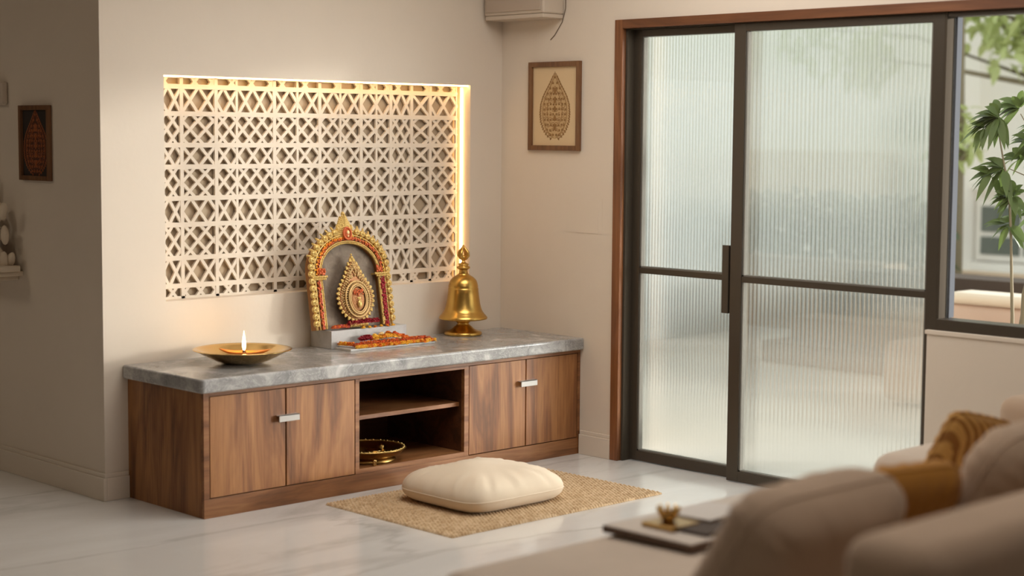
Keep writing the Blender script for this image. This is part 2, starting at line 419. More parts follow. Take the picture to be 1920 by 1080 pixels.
d1 = door('door_1', -.812, -1.445, .075, 'left sliding door leaf of reeded glass with a tall dark pull handle', .048, .048, .882, .0175)
d2 = door('door_2', -1.425, -2.45, .032, 'right reeded glass door leaf beside the clear window', .062, .052, .884, .021)
# pull handle on door 1 (standing proud of the stile)
hb = MB(); hb.box((-.060, .0, 0), (-.046, -.036, .295)); hb.build('door_handle', M['alu'], d1, loc=(0, -.249 , .731), bevel=.002)
hp = MB(); hp.box((-.048, -.022, .03), (-.018, -.034, .265)); hp.build('handle_mount', M['alu'], d1, loc=(0, -.249, .731))
# outer aluminium frame of the whole opening
m = MB(); m.box((.012, -.800, 0), (.10, -.812, 1.974)); m.box((.012, -.812, 1.9701), (.10, -2.45, 1.9738)); m.box((.0085, -2.4502, 0.0), (.10, -2.462, 1.974))
struct('trim_4', m, M['alu_matte'], 'thin dark metal outer frame around the glass doors', .001)
# clear window
wr = thing('window_1', (.05, -2.96, .8), 'large clear window at the right edge looking onto the garden', 'window', kind='structure')
I = Matrix.Translation((-.05, 2.96, -.8))
f = MB(); f.box((-.010, -2.462, .7525), (.08, -3.5, .797)); f.box((.012, -2.462, 1.955), (.08, -3.5, 1.974)); f.box((.012, -3.46, .797), (.08, -3.5, 1.955)); f.build('window_frame', M['alu'], wr, matrix=I, bevel=.002)
f = MB(); f.box((.066, -2.4625, .797), (.1005, -2.472, 1.955)); f.build('frame_reveal', mat('grey_frame_reveal', srgb(92, 95, 100), .9, 0, .02), wr, matrix=I)
f = MB(); f.box((.04, -2.475, .797), (.046, -3.46, 1.955)); f.build('clear_pane', M['clear'], wr, matrix=I)
m = MB(); m.box((-.036, -2.430, .738), (-.0305, -3.5, .752)); m.box((-.036, -2.430, .7502), (-.0105, -3.5, .754)); struct('trim_5', m, M['base'], 'pale ledge on top of the low wall under the window', .003)
# ------------------------------------------------------------------ cabinet
cab = thing('storage_cabinet', (-CL / 2, -D / 2, 0), 'long low walnut cabinet with four doors and an open shelf in the middle', 'cabinet')
CI = Matrix.Translation((CL / 2, D / 2, 0))
HB = .4935; yF = -D
c = MB(); t = .018
c.box((-CL, yF + .0192, .0), (-CL + t, 0 - .001, HB))
c.build('side_panel', M['walnut'], cab, matrix=CI, bevel=.001)
c = MB(); c.box((-t - .001, yF + .0192, 0), (-.001, -.001, HB)); c.build('side_panel', M['walnut'], cab, matrix=CI, bevel=.001)
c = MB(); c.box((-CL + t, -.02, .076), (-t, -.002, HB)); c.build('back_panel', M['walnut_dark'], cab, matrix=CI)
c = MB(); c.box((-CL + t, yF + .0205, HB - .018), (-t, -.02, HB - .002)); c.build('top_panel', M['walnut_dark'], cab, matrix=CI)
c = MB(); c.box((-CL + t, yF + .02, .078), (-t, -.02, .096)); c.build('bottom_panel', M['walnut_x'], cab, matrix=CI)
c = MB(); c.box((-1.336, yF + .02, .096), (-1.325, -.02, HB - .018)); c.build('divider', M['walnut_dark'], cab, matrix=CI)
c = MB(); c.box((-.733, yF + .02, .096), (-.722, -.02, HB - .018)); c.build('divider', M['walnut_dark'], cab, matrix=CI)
c = MB(); c.box((-CL - .0, yF, 0), (-.001, yF + .018, .076)); c.build('plinth', M['walnut_x'], cab, matrix=CI, bevel=.001)
# face frame
c = MB()
c.box((-CL, yF, .0765), (-CL + .026, yF + .019, HB - .0))
c.box((-.018, yF, .0765), (-.001, yF + .019, HB))
c.box((-CL + .026, yF, .478), (-.018, yF + .019, HB))
c.box((-1.346, yF, .0765), (-1.3245, yF + .02, .478))
c.box((-.735, yF, .0765), (-.7085, yF + .02, .478))
c.box((-1.3245, yF, .0765), (-.735, yF + .02, .097))
c.box((-1.3245, yF, .466), (-.735, yF + .02, .478))
c.build('face_frame', M['walnut_x'], cab, matrix=CI, bevel=.001)
# thin dark gap boards behind doors
doors = []
for (xa, xb) in ((-2.063, -1.7025), (-1.6985, -1.348), (-.7065, -.3585), (-.3545, -.020)):
    d = MB(); d.box((xa + .0015, yF + .0005, .0795), (xb - .0015, yF + .0185, .4755)); doors.append(d.build('cabinet_door', M['walnut'], cab, matrix=CI, bevel=.0012))
for dr, xa, xb, z in ((doors[0], -1.748, -1.648, .358), (doors[2], -.406, -.305, .369)):
    h = MB(); h.box((xa, yF - .022, z - .013), (xb, yF - .017, z + .013)); h.box((xa, yF - .022, z + .009), (xb, yF + .000, z + .013))
    o = h.build('door_handle', M['silver'], dr, matrix=CI, bevel=.001); o['label'] = 'satin silver handle'
c = MB(); c.box((-1.3245, yF + .035, .297), (-.7335, -.021, .315)); c.build('shelf', M['walnut_x'], cab, matrix=CI, bevel=.001)
# countertop
ct = MB(); r_ = .02; x0, x1, y0, y1 = -CL - .024, -.0005, -D - .024, -.0005
poly = [(x1, y1), (x0, y1)] + [(x0 + r_ - r_ * math.cos(a), y0 + r_ - r_ * math.sin(a)) for a in [i * PI / 16 for i in range(9)]] + [(x1, y0)]
n = len(poly); ct.add([(x, y, HB + .0005) for x, y in poly] + [(x, y, H) for x, y in poly], [tuple(range(n)), tuple(range(n, 2 * n))] + [(i, (i + 1) % n, (i + 1) % n + n, i + n) for i in range(n)])
tag(ct.build('countertop', M['counter'], bevel=.009, seg=4), 'thick grey veined marble slab lying on top of the walnut cabinet', 'countertop')

# ------------------------------------------------------------------ brass plate with lamp
plate = thing('brass_plate', (-1.712, -.268, H), 'shallow polished brass plate holding the burning lamp on the counter left', 'plate')
pr = [(0, .001), (.070, .001), (.085, .003), (.115, .014), (.155, .034), (.185, .050), (.196, .056), (.203, .056), (.2035, .0585), (.195, .0600), (.183, .0545), (.152, .0385), (.112, .019), (.084, .0075), (.07, .0055), (0, .0055)]
MB().lathe([(r, z) for r, z in pr], seg=80).build('plate_bowl', M['brass'], plate)
lamp = thing('oil_lamp', (-1.700, -.262, H + .0060), 'small leaf-shaped oil lamp with a tall white flame inside the brass plate', 'lamp')
# leaf-shaped bowl
MB().lathe([(0, 0), (.030, 0), (.032, .003), (.018, .008), (.016, .016), (.024, .020), (0, .021)], seg=24).build('lamp_foot', M['brass'], lamp)
lb = MB(); nu, nv = 28, 6; vs = []; fs = []
for j in range(nv + 1):
    rr = j / nv
    for i in range(nu):
        a = 2 * PI * i / nu; c_ = math.cos(a); s_ = math.sin(a)
        ex = 1 + .55 * max(0, c_) ** 6 + .45 * max(0, -c_) ** 6
        vs.append((.072 * rr * c_ * ex, .042 * rr * s_, .020 + .018 * rr ** 2.2 + .012 * max(0, abs(c_)) ** 6 * rr ** 3))
for j in range(nv):
    for i in range(nu): k = (i + 1) % nu; fs.append((j * nu + i, j * nu + k, (j + 1) * nu + k, (j + 1) * nu + i))
lb.add(vs, fs, True); o = lb.build('lamp_bowl', M['oil'], lamp, rot=(0, 0, math.radians(-44)))
so = o.modifiers.new('s', 'SOLIDIFY'); so.thickness = .002
MB().lathe([(0, .030), (.020, .030), (.026, .031), (.030, .032), (0, .0321)], seg=24).build('oil', mat('golden_oil', srgb(230, 150, 60), .1), lamp)
MB().tube([(0, 0, .026), (.001, 0, .034), (0, .001, .040), (0, 0, .048)], [.008, .0085, .0065, .003], 10).build('wick', M['wick'], lamp)
fp = [(0, 0), (.0040, .005), (.0068, .015), (.0078, .026), (.0070, .040), (.0048, .055), (.0022, .070), (.0006, .082), (0, .085)]
MB().lathe(fp, seg=20).build('flame', M['flame'], lamp, loc=(0, 0, .041))
pl = bpy.data.lights.new('flame_light', 'POINT'); pl.energy = .4; pl.color = (1, .62, .28); pl.shadow_soft_size = .012
po = bpy.data.objects.new('flame_light', pl); COL.objects.link(po); po.location = (-1.700, -.262, H + .075 + .06)

# ------------------------------------------------------------------ bell
bell = thing('brass_bell', (-.353, -.118, H), 'large golden brass bell with a flame-shaped finial on a round foot', 'bell')
foot = [(0, 0), (.098, 0), (.103, .003), (.104, .010), (.098, .017), (.078, .022), (.060, .030), (.048, .040), (.036, .048), (.031, .055), (.036, .060), (.046, .068), (.046, .074), (.0, .074)]
MB().lathe([(r_ * .86, z_) for r_, z_ in foot], seg=64).build('bell_foot', M['bell'], bell)
body = [(0, .074), (.132, .0745), (.140, .076), (.144, .080), (.143, .085), (.134, .094), (.126, .100), (.122, .106), (.118, .1085), (.111, .120), (.105, .134), (.100, .152), (.0955, .175), (.092, .197), (.0895, .212), (.0905, .216), (.0905, .220), (.0875, .2225), (.0875, .228), (.088, .232), (.086, .237), (.084, .245), (.078, .258), (.068, .268), (.054, .277), (.041, .283), (.031, .287), (.026, .290), (0, .290)]
MB().lathe([(r_ * (.80 if r_ > .03 else 1), z_) for r_, z_ in body], seg=72).build('bell_body', M['bell'], bell)
neck = [(0, .288), (.026, .288), (.025, .296), (.023, .306), (.026, .310), (.034, .313), (.038, .318), (.037, .323), (.028, .326), (.025, .329), (.030, .333), (.028, .337), (.016, .341), (.009, .346), (.009, .354), (0, .354)]
MB().lathe([(r_ * .84, z_) for r_, z_ in neck], seg=40).build('bell_neck', M['bell'], bell)
fm = MB()
for k in range(4):
    a0 = k * PI / 2 + .4
    pts = [(0, 0, 0), (.014, 0, .010), (.024, 0, .024), (.022, 0, .038), (.012, 0, .052), (.004, 0, .064), (0, 0, .074)]
    pts = [(x * math.cos(a0), x * math.sin(a0), z) for x, _, z in pts]
    fm.tube(pts, [.004, .007, .0085, .008, .006, .004, .0015], 8)
fm.sph((0, 0, .014), .012); fm.sph((0, 0, .06), .006)
fm.build('bell_finial', M['bell'], bell, loc=(0, 0, .352))

# ------------------------------------------------------------------ flowers
def flower_mesh(seed, r=.016, rings=4, flat=.55):
    rn = random.Random(seed); m = MB()
    for j in range(rings):
        n = 7 + j * 3; rad = r * (.3 + .7 * j / (rings - 1)); zz = r * flat * (1.25 - .85 * j / (rings - 1))
        for i in range(n):
            a = 2 * PI * (i + rn.random() * .6) / n; pw = r * .30
            c0 = Vector((math.cos(a), math.sin(a), 0)); s0 = Vector((-math.sin(a), math.cos(a), 0))
            p0 = c0 * rad * .35 + Vector((0, 0, zz * .35)); p1 = c0 * rad * .8 + Vector((0, 0, zz * (.95 + rn.random() * .15))); p2 = c0 * rad * 1.04 + Vector((0, 0, zz * .8))
            m.add([p0 - s0 * pw * .4, p0 + s0 * pw * .4, p1 + s0 * pw, p1 - s0 * pw, p2 + s0 * pw * .5, p2 - s0 * pw * .5], [(0, 1, 2, 3), (3, 2, 4, 5)], False)
    m.sph((0, 0, r * .25), r * .55, (1, 1, .7), 8, 5)
    return m
def blob_strip(m, path, r, n, rn, jitter=.35, sc=(1, 1, 1)):
    P = [Vector(p) for p in path]; d = [0]
    for a, b in zip(P, P[1:]): d.append(d[-1] + (b - a).length)
    for k in range(n):
        q = d[-1] * (k + .5) / n; i = max(j for j in range(len(d) - 1) if d[j] <= q)
        p = P[i].lerp(P[i + 1], (q - d[i]) / max(1e-9, d[i + 1] - d[i]))
        m.sph(p + Vector([rn.uniform(-1, 1) * r * jitter for _ in range(3)]), r * rn.uniform(.8, 1.15), sc, 7, 5)
# ------------------------------------------------------------------ shrine plinth
tag(bx((-1.165, -.156, H + .0003), (-.735, -.006, .63)).build('shrine_plinth', M['stone'], bevel=.002), 'grey stone block under the golden shrine frame', 'plinth')
lean = math.radians(-10)
SX, SY, SZ = -1.012, -.104, .631
shr = thing('shrine', (SX, SY, SZ), 'golden arched shrine frame with a jewelled pendant leaning on the wall', 'shrine', rot=(lean, 0, 0))
A_, B_, ZS = .218, .185, .25
def outline(off=0.0, n=40, z0=0.0, flare=0.0):
    """open path left base -> over the arch -> right base"""
    a, b = A_ - off, B_ - off
    left = [(-a - flare * (1 - z / ZS), z) for z in [z0 + (ZS - z0) * i / 12 for i in range(12)]]
    arc = [(-a * math.cos(PI * i / n), ZS + b * math.sin(PI * i / n)) for i in range(n + 1)]
    right = [(-x, z) for x, z in left[::-1]]
    return left + arc + right
op = outline(.012)
bs = MB(); bs.prism(op, -.006, .012); o = bs.build('stone_backing', M['slab'], shr)
o['label'] = 'rough grey-brown stone backing'
# structural arch strip
ar = MB(); ar.ring(outline(0), outline(.058), -.028, .006); ar.build('arch_frame', mat('antique_gold', srgb(150, 104, 58), .5, .4), shr)
def path3(off, y, z0=0.0, z1=None):
    return [(x, y, z) for x, z in outline(off, z0=z0)]
# gold ropes
rp = MB(); rn = random.Random(1)
rp.tube(path3(.058, -.030), .0045, 8); rp.tube(path3(.050, -.032), .0028, 6); rp.tube(path3(.022, -.032), .0028, 6)
blob_strip(rp, path3(.058, -.033), .0040, 150, rn, .1)
rp.build('gold_rope', M['gold'], shr)
# outer large beads like petalled coins
def coin(m, c, r, ang):
    m.sph(c, r, (1, .7, .95), 10, 7)
    for k in range(8):
        a = 2 * PI * k / 8 + ang; m.sph((c[0] + math.cos(a) * r * .66, c[1] - r * .38, c[2] + math.sin(a) * r * .66), r * .25, (1, .8, 1), 6, 4)
    m.sph((c[0], c[1] - r * .6, c[2]), r * .36, (1, 1, 1), 6, 4)
def along(off, n, z0=0.0):
    P = [Vector((x, 0, z)) for x, z in outline(off, z0=z0)]; d = [0]
    for a, b in zip(P, P[1:]): d.append(d[-1] + (b - a).length)
    out = []
    for k in range(n):
        q = d[-1] * (k + .5) / n; i = max(j for j in range(len(d) - 1) if d[j] <= q)
        p = P[i].lerp(P[i + 1], (q - d[i]) / (d[i + 1] - d[i])); t = (P[i + 1] - P[i]).normalized(); out.append((p, t))
    return out
for sx in (-1, 1):
    bd = MB(); bd.tube([(x, -.026, z) for x, z in outline(.006) if x * sx > .03], .006, 6)
    for p, t in along(.004, 35, .012):
        if abs(p.x) < .035 and p.z > .4 or p.x * sx < 0: continue
        coin(bd, (p.x, -.032, p.z), .0168, random.random())
    bd.build('gold_bead_border', M['gold'], shr)
# flower bands on arch and pillars
def band(name, m, off, n, r, keep, seed, y=-.035):
    b = MB(); rr = random.Random(seed); got = 0
    for p, t in along(off, n):
        if keep(p):
            nrm = Vector((-t.z, 0, t.x))
            b.sph((p.x + rr.uniform(-.004, .004), y + rr.uniform(-.003, .002), p.z + rr.uniform(-.004, .004)), r * rr.uniform(.7, 1.2), (1, .8, 1), 6, 4); got += 1
    if got: b.build(name, m, shr)
arch = lambda p: p.z > .235
band('orange_flower_band', M['orange'], .036, 120, .0062, lambda p: arch(p) and p.x < .02, 1)
band('orange_flower_band', M['coral'], .036, 110, .0062, lambda p: arch(p) and p.x >= .02, 2)
band('orange_flower_band', M['coral'], .043, 90, .0045, lambda p: arch(p), 3)
band('yellow_flower_band', M['yellow'], .029, 70, .0042, lambda p: arch(p), 4)
band('pink_flower_band', M['coral'], .036, 150, .0062, lambda p: p.z < .215 and p.x < 0, 5)
band('pink_flower_band', M['pink'], .042, 110, .0048, lambda p: p.z < .215 and p.x < 0, 6)
band('crimson_flower_band', M['red'], .034, 170, .0066, lambda p: p.z < .215 and p.x > 0, 7)
band('crimson_flower_band', M['red'], .044, 150, .0060, lambda p: p.z < .215 and p.x > 0, 8)
# capitals where arch meets pillars
for sx in (-1, 1):
    cp = MB()
    cp.box((sx * .138, -.040, .228), (sx * .214, -.004, .236)); 
    for k in range(9): cp.sph((sx * (.138 + .0095 * k), -.040, .232), .0062, (1, 1, 1), 6, 4)
    for k in range(7): cp.sph((sx * (.146 + .0095 * k), -.040, .222), .0055, (1, 1, 1), 6, 4)
    cp.build('capital', M['gold'], shr)
for sx in (-1, 1):
    fl = MB()
    for k in range(22): fl.sph((sx * random.uniform(.146, .176), -.040 + random.uniform(-.003, .003), random.uniform(.240, .268)), .0058, (1, .8, 1), 6, 4)
    fl.build('capital_flowers', M['coral'], shr)
# crest
cr = MB(); rr = random.Random(9)
prof = lambda z: .056 * max(0, 1 - (z - .40) / .108) ** .75 + .004
z = .402
while z < .505:
    hw = prof(z); n = max(1, int(hw / .0052)); 
    for k in range(-n, n + 1): cr.sph((k * hw / max(1, n) + rr.uniform(-.001, .001), -.022 - .014 * (1 - abs(k) / (n + .5)), z + .010 * (1 - abs(k) / (n + .1)) - .006), .0062 * rr.uniform(.75, 1.1), (1, .9, 1.1), 6, 4)
    z += .0088
cr.sph((0, -.025, .508), .009, (1, 1, 1.2)); 
for sx in (-1, 1):      # ribbed fan shoulders beside the crest
    for k in range(8):
        a = math.radians(80 - k * 8.2); x = sx * (A_ + .006) * math.cos(a); zz = ZS + (B_ + .010) * math.sin(a)
        d = Vector((sx * math.cos(a), 0, math.sin(a)))
        cr.tube([Vector((x, -.022, zz)) - d * .018, Vector((x, -.030, zz)), Vector((x, -.022, zz)) + d * .016], [.0045, .0062, .004], 7)
cr.prism([(-.045, .40), (.045, .40), (.03, .44), (.012, .475), (0, .50), (-.012, .475), (-.03, .44)], -.018, .004)
cr.build('crest', M['gold'], shr)
gm = MB()
gm.tube([(.021 * math.cos(a), -.044, .418 + .026 * math.sin(a)) for a in [2 * PI * i / 24 for i in range(24)]], .0048, 7, True)
gm.sph((0, -.040, .418), .018, (.9, .45, 1.2)); gm.build('crest_jewel', M['coral'], shr)
g2 = MB(); g2.sph((0, -.050, .422), .007, (1, .6, 1.3)); g2.sph((0, -.049, .406), .0045, (1, .6, 1)); g2.build('jewel_centre', M['cream_petal'], shr)

# pendant medallion
def tear(off=0.0, n=72, W=.102, zc=.132, top=.305, bot=.022):
    out = []
    for i in range(n):
        a = 2 * PI * i / n - PI / 2; s_ = math.sin(a); c_ = math.cos(a)
        if s_ < 0: out.append(((W - off) * c_, zc + (zc - bot - off) * s_))
        else:
            hgt = top - zc - off; out.append(((W - off) * c_ * (1 - .12 * s_ ** 2), zc + hgt * (.60 * s_ + .40 * s_ ** 9)))
    return out
pd = thing_p = bpy.data.objects.new('pendant', None); COL.objects.link(pd); pd.parent = shr; pd.location = (.004, -.030, 0)
b = MB(); b.prism(tear(.012), -.022, -.004); b.build('pendant_plate', M['gold_red'], pd)
b = MB(); tp = tear(.006); L_ = len(tp)
per = [0]
for i in range(L_): per.append(per[-1] + math.dist(tp[i], tp[(i + 1) % L_]))
def at(q, P, per):
    i = max(j for j in range(len(P)) if per[j] <= q); a = P[i]; c2 = P[(i + 1) % len(P)]; f = (q - per[i]) / max(1e-9, per[i + 1] - per[i]); return a[0] + (c2[0] - a[0]) * f, a[1] + (c2[1] - a[1]) * f
for k in range(34):
    x, z = at(per[-1] * (k + .5) / 34, tp, per)
    dx, dz = x, z - .14; l_ = math.hypot(dx, dz) or 1
    for u in (-.0035, .0035): b.sph((x - dz / l_ * u, -.020, z + dx / l_ * u), .0058, (1, .8, 1), 7, 5)
    b.sph((x + dx / l_ * .006, -.018, z + dz / l_ * .006), .0062, (1, .8, 1), 7, 5)
b.sph((0, -.018, .308), .009); b.sph((0, -.018, .322), .005)
b.build('bead_rim', M['gold'], pd)
b = MB(); rr = random.Random(4)
for off, n, r in ((.018, 60, .0046), (.027, 54, .0046), (.036, 46, .0046)):
    tp2 = tear(off); per2 = [0]
    for i in range(len(tp2)): per2.append(per2[-1] + math.dist(tp2[i], tp2[(i + 1) % len(tp2)]))
    for k in range(n):
        x, z = at(per2[-1] * (k + .5) / n, tp2, per2); b.sph((x, -.024 - rr.random() * .003, z), r * rr.uniform(.8, 1.2), (1, .9, 1), 6, 4)
for k in range(40):
    z = rr.uniform(.215, .285); hw = .030 * (1 - (z - .215) / .075) + .004; b.sph((rr.uniform(-hw, hw), -.026, z), .0046, (1, .9, 1.2), 6, 4)
b.build('filigree', M['gold_pale'], pd)
oval = lambda ax, az, y, n=40: [(ax * math.cos(2 * PI * i / n), y, .122 + az * math.sin(2 * PI * i / n)) for i in range(n)]
b = MB(); b.prism([(x, z) for x, y, z in oval(.068, .082, 0)], -.030, -.022); b.build('medallion_recess', mat('dark_bronze', srgb(70, 46, 30), .6, .4), pd)
b = MB()
b.tube(oval(.067, .080, -.032), .0042, 8, True); b.tube(oval(.050, .066, -.036), .0050, 8, True); b.tube(oval(.042, .058, -.038), .0028, 8, True)
for i in range(44):
    a = 2 * PI * i / 44; b.sph((.0585 * math.cos(a), -.032, .122 + .0735 * math.sin(a)), .0036, (1, 1, 1), 6, 4)
b.build('medallion_ring', M['gold_pale'], pd)
b = MB(); b.sph((0, -.026, .122), .045, (.95, .32, 1.28), 20, 12)
rr = random.Random(11)
for k in range(110):
    a = rr.uniform(0, 2 * PI); q = rr.random() ** .5; x = .036 * q * math.cos(a); z = .05 * q * math.sin(a)
    b.sph((x, -.026 - .014 * math.sqrt(max(0, 1 - q * q)), .122 + z), .0034, (1, .8, 1.3), 5, 4)
b.build('medallion_face', M['gold_red'], pd)
b = MB(); b.sph((0, -.044, .100), .012, (1, .6, 1.5)); b.sph((0, -.043, .125), .007, (1.6, .6, .8)); b.build('medallion_drop', M['gold'], pd)
b = MB()
for k in range(26): b.sph((rr.uniform(-.026, .026), -.042 + rr.uniform(-.002, .002), rr.uniform(.138, .166)), .0045, (1, .8, 1), 6, 4)
b.build('medallion_jewels', M['coral'], pd)
b = MB()
for k in range(11): b.tube([(-.046 + .0092 * k, -.018, .022), (-.046 + .0092 * k, -.024, .010), (-.046 + .0092 * k, -.018, .000)], [.0042, .0048, .004], 6)
b.build('pendant_fringe', M['gold'], pd)

# flowers at the shrine foot (on the plinth)
def garland(name, pts, mats, r, n, seed, label, cat='garland', group=None, sc=(1, 1, 1)):
    rr = random.Random(seed); m = MB()
    P = [Vector(p) for p in pts]; d = [0]
    for a, b2 in zip(P, P[1:]): d.append(d[-1] + (b2 - a).length)
    for k in range(n):
        q = d[-1] * (k + .5) / n; i = max(j for j in range(len(d) - 1) if d[j] <= q)
        p = P[i].lerp(P[i + 1], (q - d[i]) / max(1e-9, d[i + 1] - d[i])); m.cur = rr.randrange(len(mats))
        fm_ = flower_mesh(seed * 100 + k, r, 3, .9 * sc[2]); e = Euler((rr.uniform(-.5, .3), rr.uniform(-.4, .4), rr.random() * 6)).to_matrix()
        off = len(m.v)
        m.add([e @ Vector(v) + p + Vector((rr.uniform(-1, 1) * r * .25, rr.uniform(-1, 1) * r * .25, r * .25)) for v in fm_.v], fm_.f)
    return tag(m.build(name, mats), label, cat, group)
zt = .631
garland('flower_garland', [(-1.06, -.146, zt + .014), (-.98, -.147, zt + .022), (-.895, -.146, zt + .019)], [M['red']], .015, 22, 21, 'crimson petal garland heaped at the foot of the golden pendant')
garland('flower_garland', [(-1.150, -.147, zt + .006), (-1.11, -.148, zt + .008), (-1.065, -.147, zt + .006)], [M['coral'], M['orange'], M['pink']], .011, 16, 22, 'coral and orange garland at the left foot of the shrine arch')
def put_flowers(pts, group):
    for i, (x, y, z, r, mk, lab) in enumerate(pts):
        m = flower_mesh(300 + i, r, 4, .6)
        m.sm = [False] * len(m.f)
        o = m.build('marigold', M[mk]); o.location = (x, y, z); o.rotation_euler = (random.uniform(-.35, .1), random.uniform(-.2, .2), random.random() * 6)
        tag(o, lab, 'flower', group)
put_flowers([(-.985, -.156, zt - .001, .0125, 'yellow', 'yellow marigold at the foot of the crimson garland, left of three'), (-.950, -.156, zt - .001, .012, 'yellow', 'yellow marigold at the foot of the crimson garland, middle of three'),
             (-.918, -.156, zt - .001, .0115, 'orange', 'orange-yellow marigold at the foot of the crimson garland, right of three'), (-.880, -.152, zt - .001, .0125, 'yellow', 'golden marigold right of the crimson garland, near the right pillar'),
             (-.845, -.152, zt - .001, .0125, 'orange', 'orange marigold directly before the right pillar of the shrine'), (-.810, -.150, zt - .001, .012, 'yellow', 'yellow marigold at the right end of the stone plinth top')], 'marigolds on the plinth')
# offering slab in front
OS = tag(bx((-1.15, -.273, H + .0003), (-.665, -.1565, H + .010)).build('offering_slab', M['stone'], bevel=.0015), 'thin grey stone slab in front of the shrine covered with marigolds', 'slab')
zo = H + .0135
def rowpath(x0, x1, y): return [(x0, y, zo + .001), (x1, y, zo + .001)]
garland('flower_garland', [(-1.12, -.275, zo - .005), (-.668, -.275, zo - .005)], [M['yellow'], M['yellow'], M['orange']], .0120, 44, 31, 'narrow row of small yellow blossoms along the front edge of the offering slab')
garland('flower_garland', rowpath(-1.12, -.675, -.256), [M['coral'], M['orange_deep']], .0125, 34, 32, 'deep orange petal row just behind the yellow front edge')
garland('flower_garland', rowpath(-1.06, -.69, -.229), [M['orange_deep'], M['orange']], .0135, 28, 33, 'orange petal row in the middle of the offering slab')
garland('flower_garland', [(-1.13, -.166, zo + .002), (-1.12, -.20, zo + .002), (-1.10, -.232, zo + .002)], [M['yellow'], M['orange']], .013, 9, 34, 'short row of orange and yellow blossoms down the left end of the slab')
garland('flower_garland', [(-1.03, -.19, zo + .014), (-.985, -.205, zo + .020)], [M['red']], .017, 8, 35, 'small crimson petal heap at the left of the marigolds')
garland('flower_garland', [(-.99, -.21, zo + .016), (-.90, -.215, zo + .024), (-.80, -.212, zo + .016)], [M['yellow'], M['orange'], M['yellow']], .013, 22, 36, 'yellow and orange garland heaped along the middle of the slab')
put_flowers([(-.960, -.205, zo + 0.031, 0.018, 'yellow', 'yellow marigold on the slab heap beside the crimson petals'),
             (-.925, -.210, zo + 0.035, 0.019, 'cream_petal', 'pale cream blossom on top of the slab heap'),
             (-.875, -.195, zo + 0.035, 0.021, 'orange', 'large orange marigold at the highest point of the slab heap'),
             (-.845, -.205, zo + 0.033, 0.019, 'orange_deep', 'deep orange marigold right of the large orange one on the slab'),
             (-.838, -.232, zo + .014, .014, 'cream_petal', 'small cream blossom at the front right of the slab heap'),
             (-.800, -.200, zo + .014, .018, 'yellow', 'yellow marigold at the right side of the slab heap'),
             (-.765, -.190, zo + .010, .018, 'orange', 'orange marigold near the right end of the offering slab'),
             (-.730, -.205, zo + .004, .016, 'coral', 'coral blossom at the far right end of the offering slab')], 'marigolds on the offering slab')

# ------------------------------------------------------------------ tray on lower shelf
tr = thing('brass_tray', (-1.160, -.400, .0972), 'round old brass tray standing on the bottom of the open cabinet shelf', 'tray')
tp_ = [(r_ * .865, z_) for r_, z_ in [(0, .020), (.120, .020), (.150, .024), (.172, .036), (.186, .052), (.192, .053), (.190, .056), (.182, .055), (.168, .041), (.148, .029), (.118, .025), (0, .025)]]
MB().lathe(tp_, seg=64).build('tray_dish', M['brass_dull'], tr)
f = MB(); f.lathe([(0, 0), (.120, 0), (.124, .004), (.112, .012), (.108, .0205), (0, .0205)], seg=48); f.build('tray_foot', M['brass_dull'], tr)
for (x, y) in ((.03, -.130),):
    f = MB(); f.lathe([(0, 0), (.007, .0), (.010, .006), (.006, .012), (.009, .018), (.010, .026), (0, .028)], c=(x - .105, y - .01, 0), seg=16); f.build('tray_knob', M['brass'], tr)
f = MB(); f.tube([(.158 * math.cos(2 * PI * k / 60), .158 * math.sin(2 * PI * k / 60), .055) for k in range(60)], .003, 6, True)
for k in range(60):
    a = 2 * PI * k / 60; f.sph((.158 * math.cos(a), .158 * math.sin(a), .055 + .002 * (k % 2)), .0042, (1, 1, 1), 6, 4)
f.build('rim_beads', M['gold'], tr)
tz = .0972 + .0252
cup = MB().lathe([(0, 0), (.020, 0), (.030, .006), (.036, .018), (.038, .022), (.035, .0225), (.027, .009), (0, .005)], seg=32)
tag(cup.build('small_cup', M['brass'], loc=(-1.160, -.440, tz)), 'small polished brass cup in the middle of the shelf tray', 'cup')
inc = MB(); inc.lathe([(0, 0), (.016, 0), (.020, .006), (.012, .014), (.015, .024), (.008, .030), (0, .036)], seg=24)
tag(inc.build('incense_holder', M['brass_dull'], loc=(-1.085, -.400, tz)), 'small turned brass incense holder at the right of the shelf tray', 'incense holder')
bw = MB(); bw.lathe([(0, 0), (.012, 0), (.018, .008), (.020, .016), (.017, .016), (.010, .005), (0, .004)], seg=24)
tag(bw.build('tiny_bowl', M['brass_dull'], loc=(-1.225, -.430, tz)), 'tiny brass bowl at the left inside the shelf tray', 'bowl')

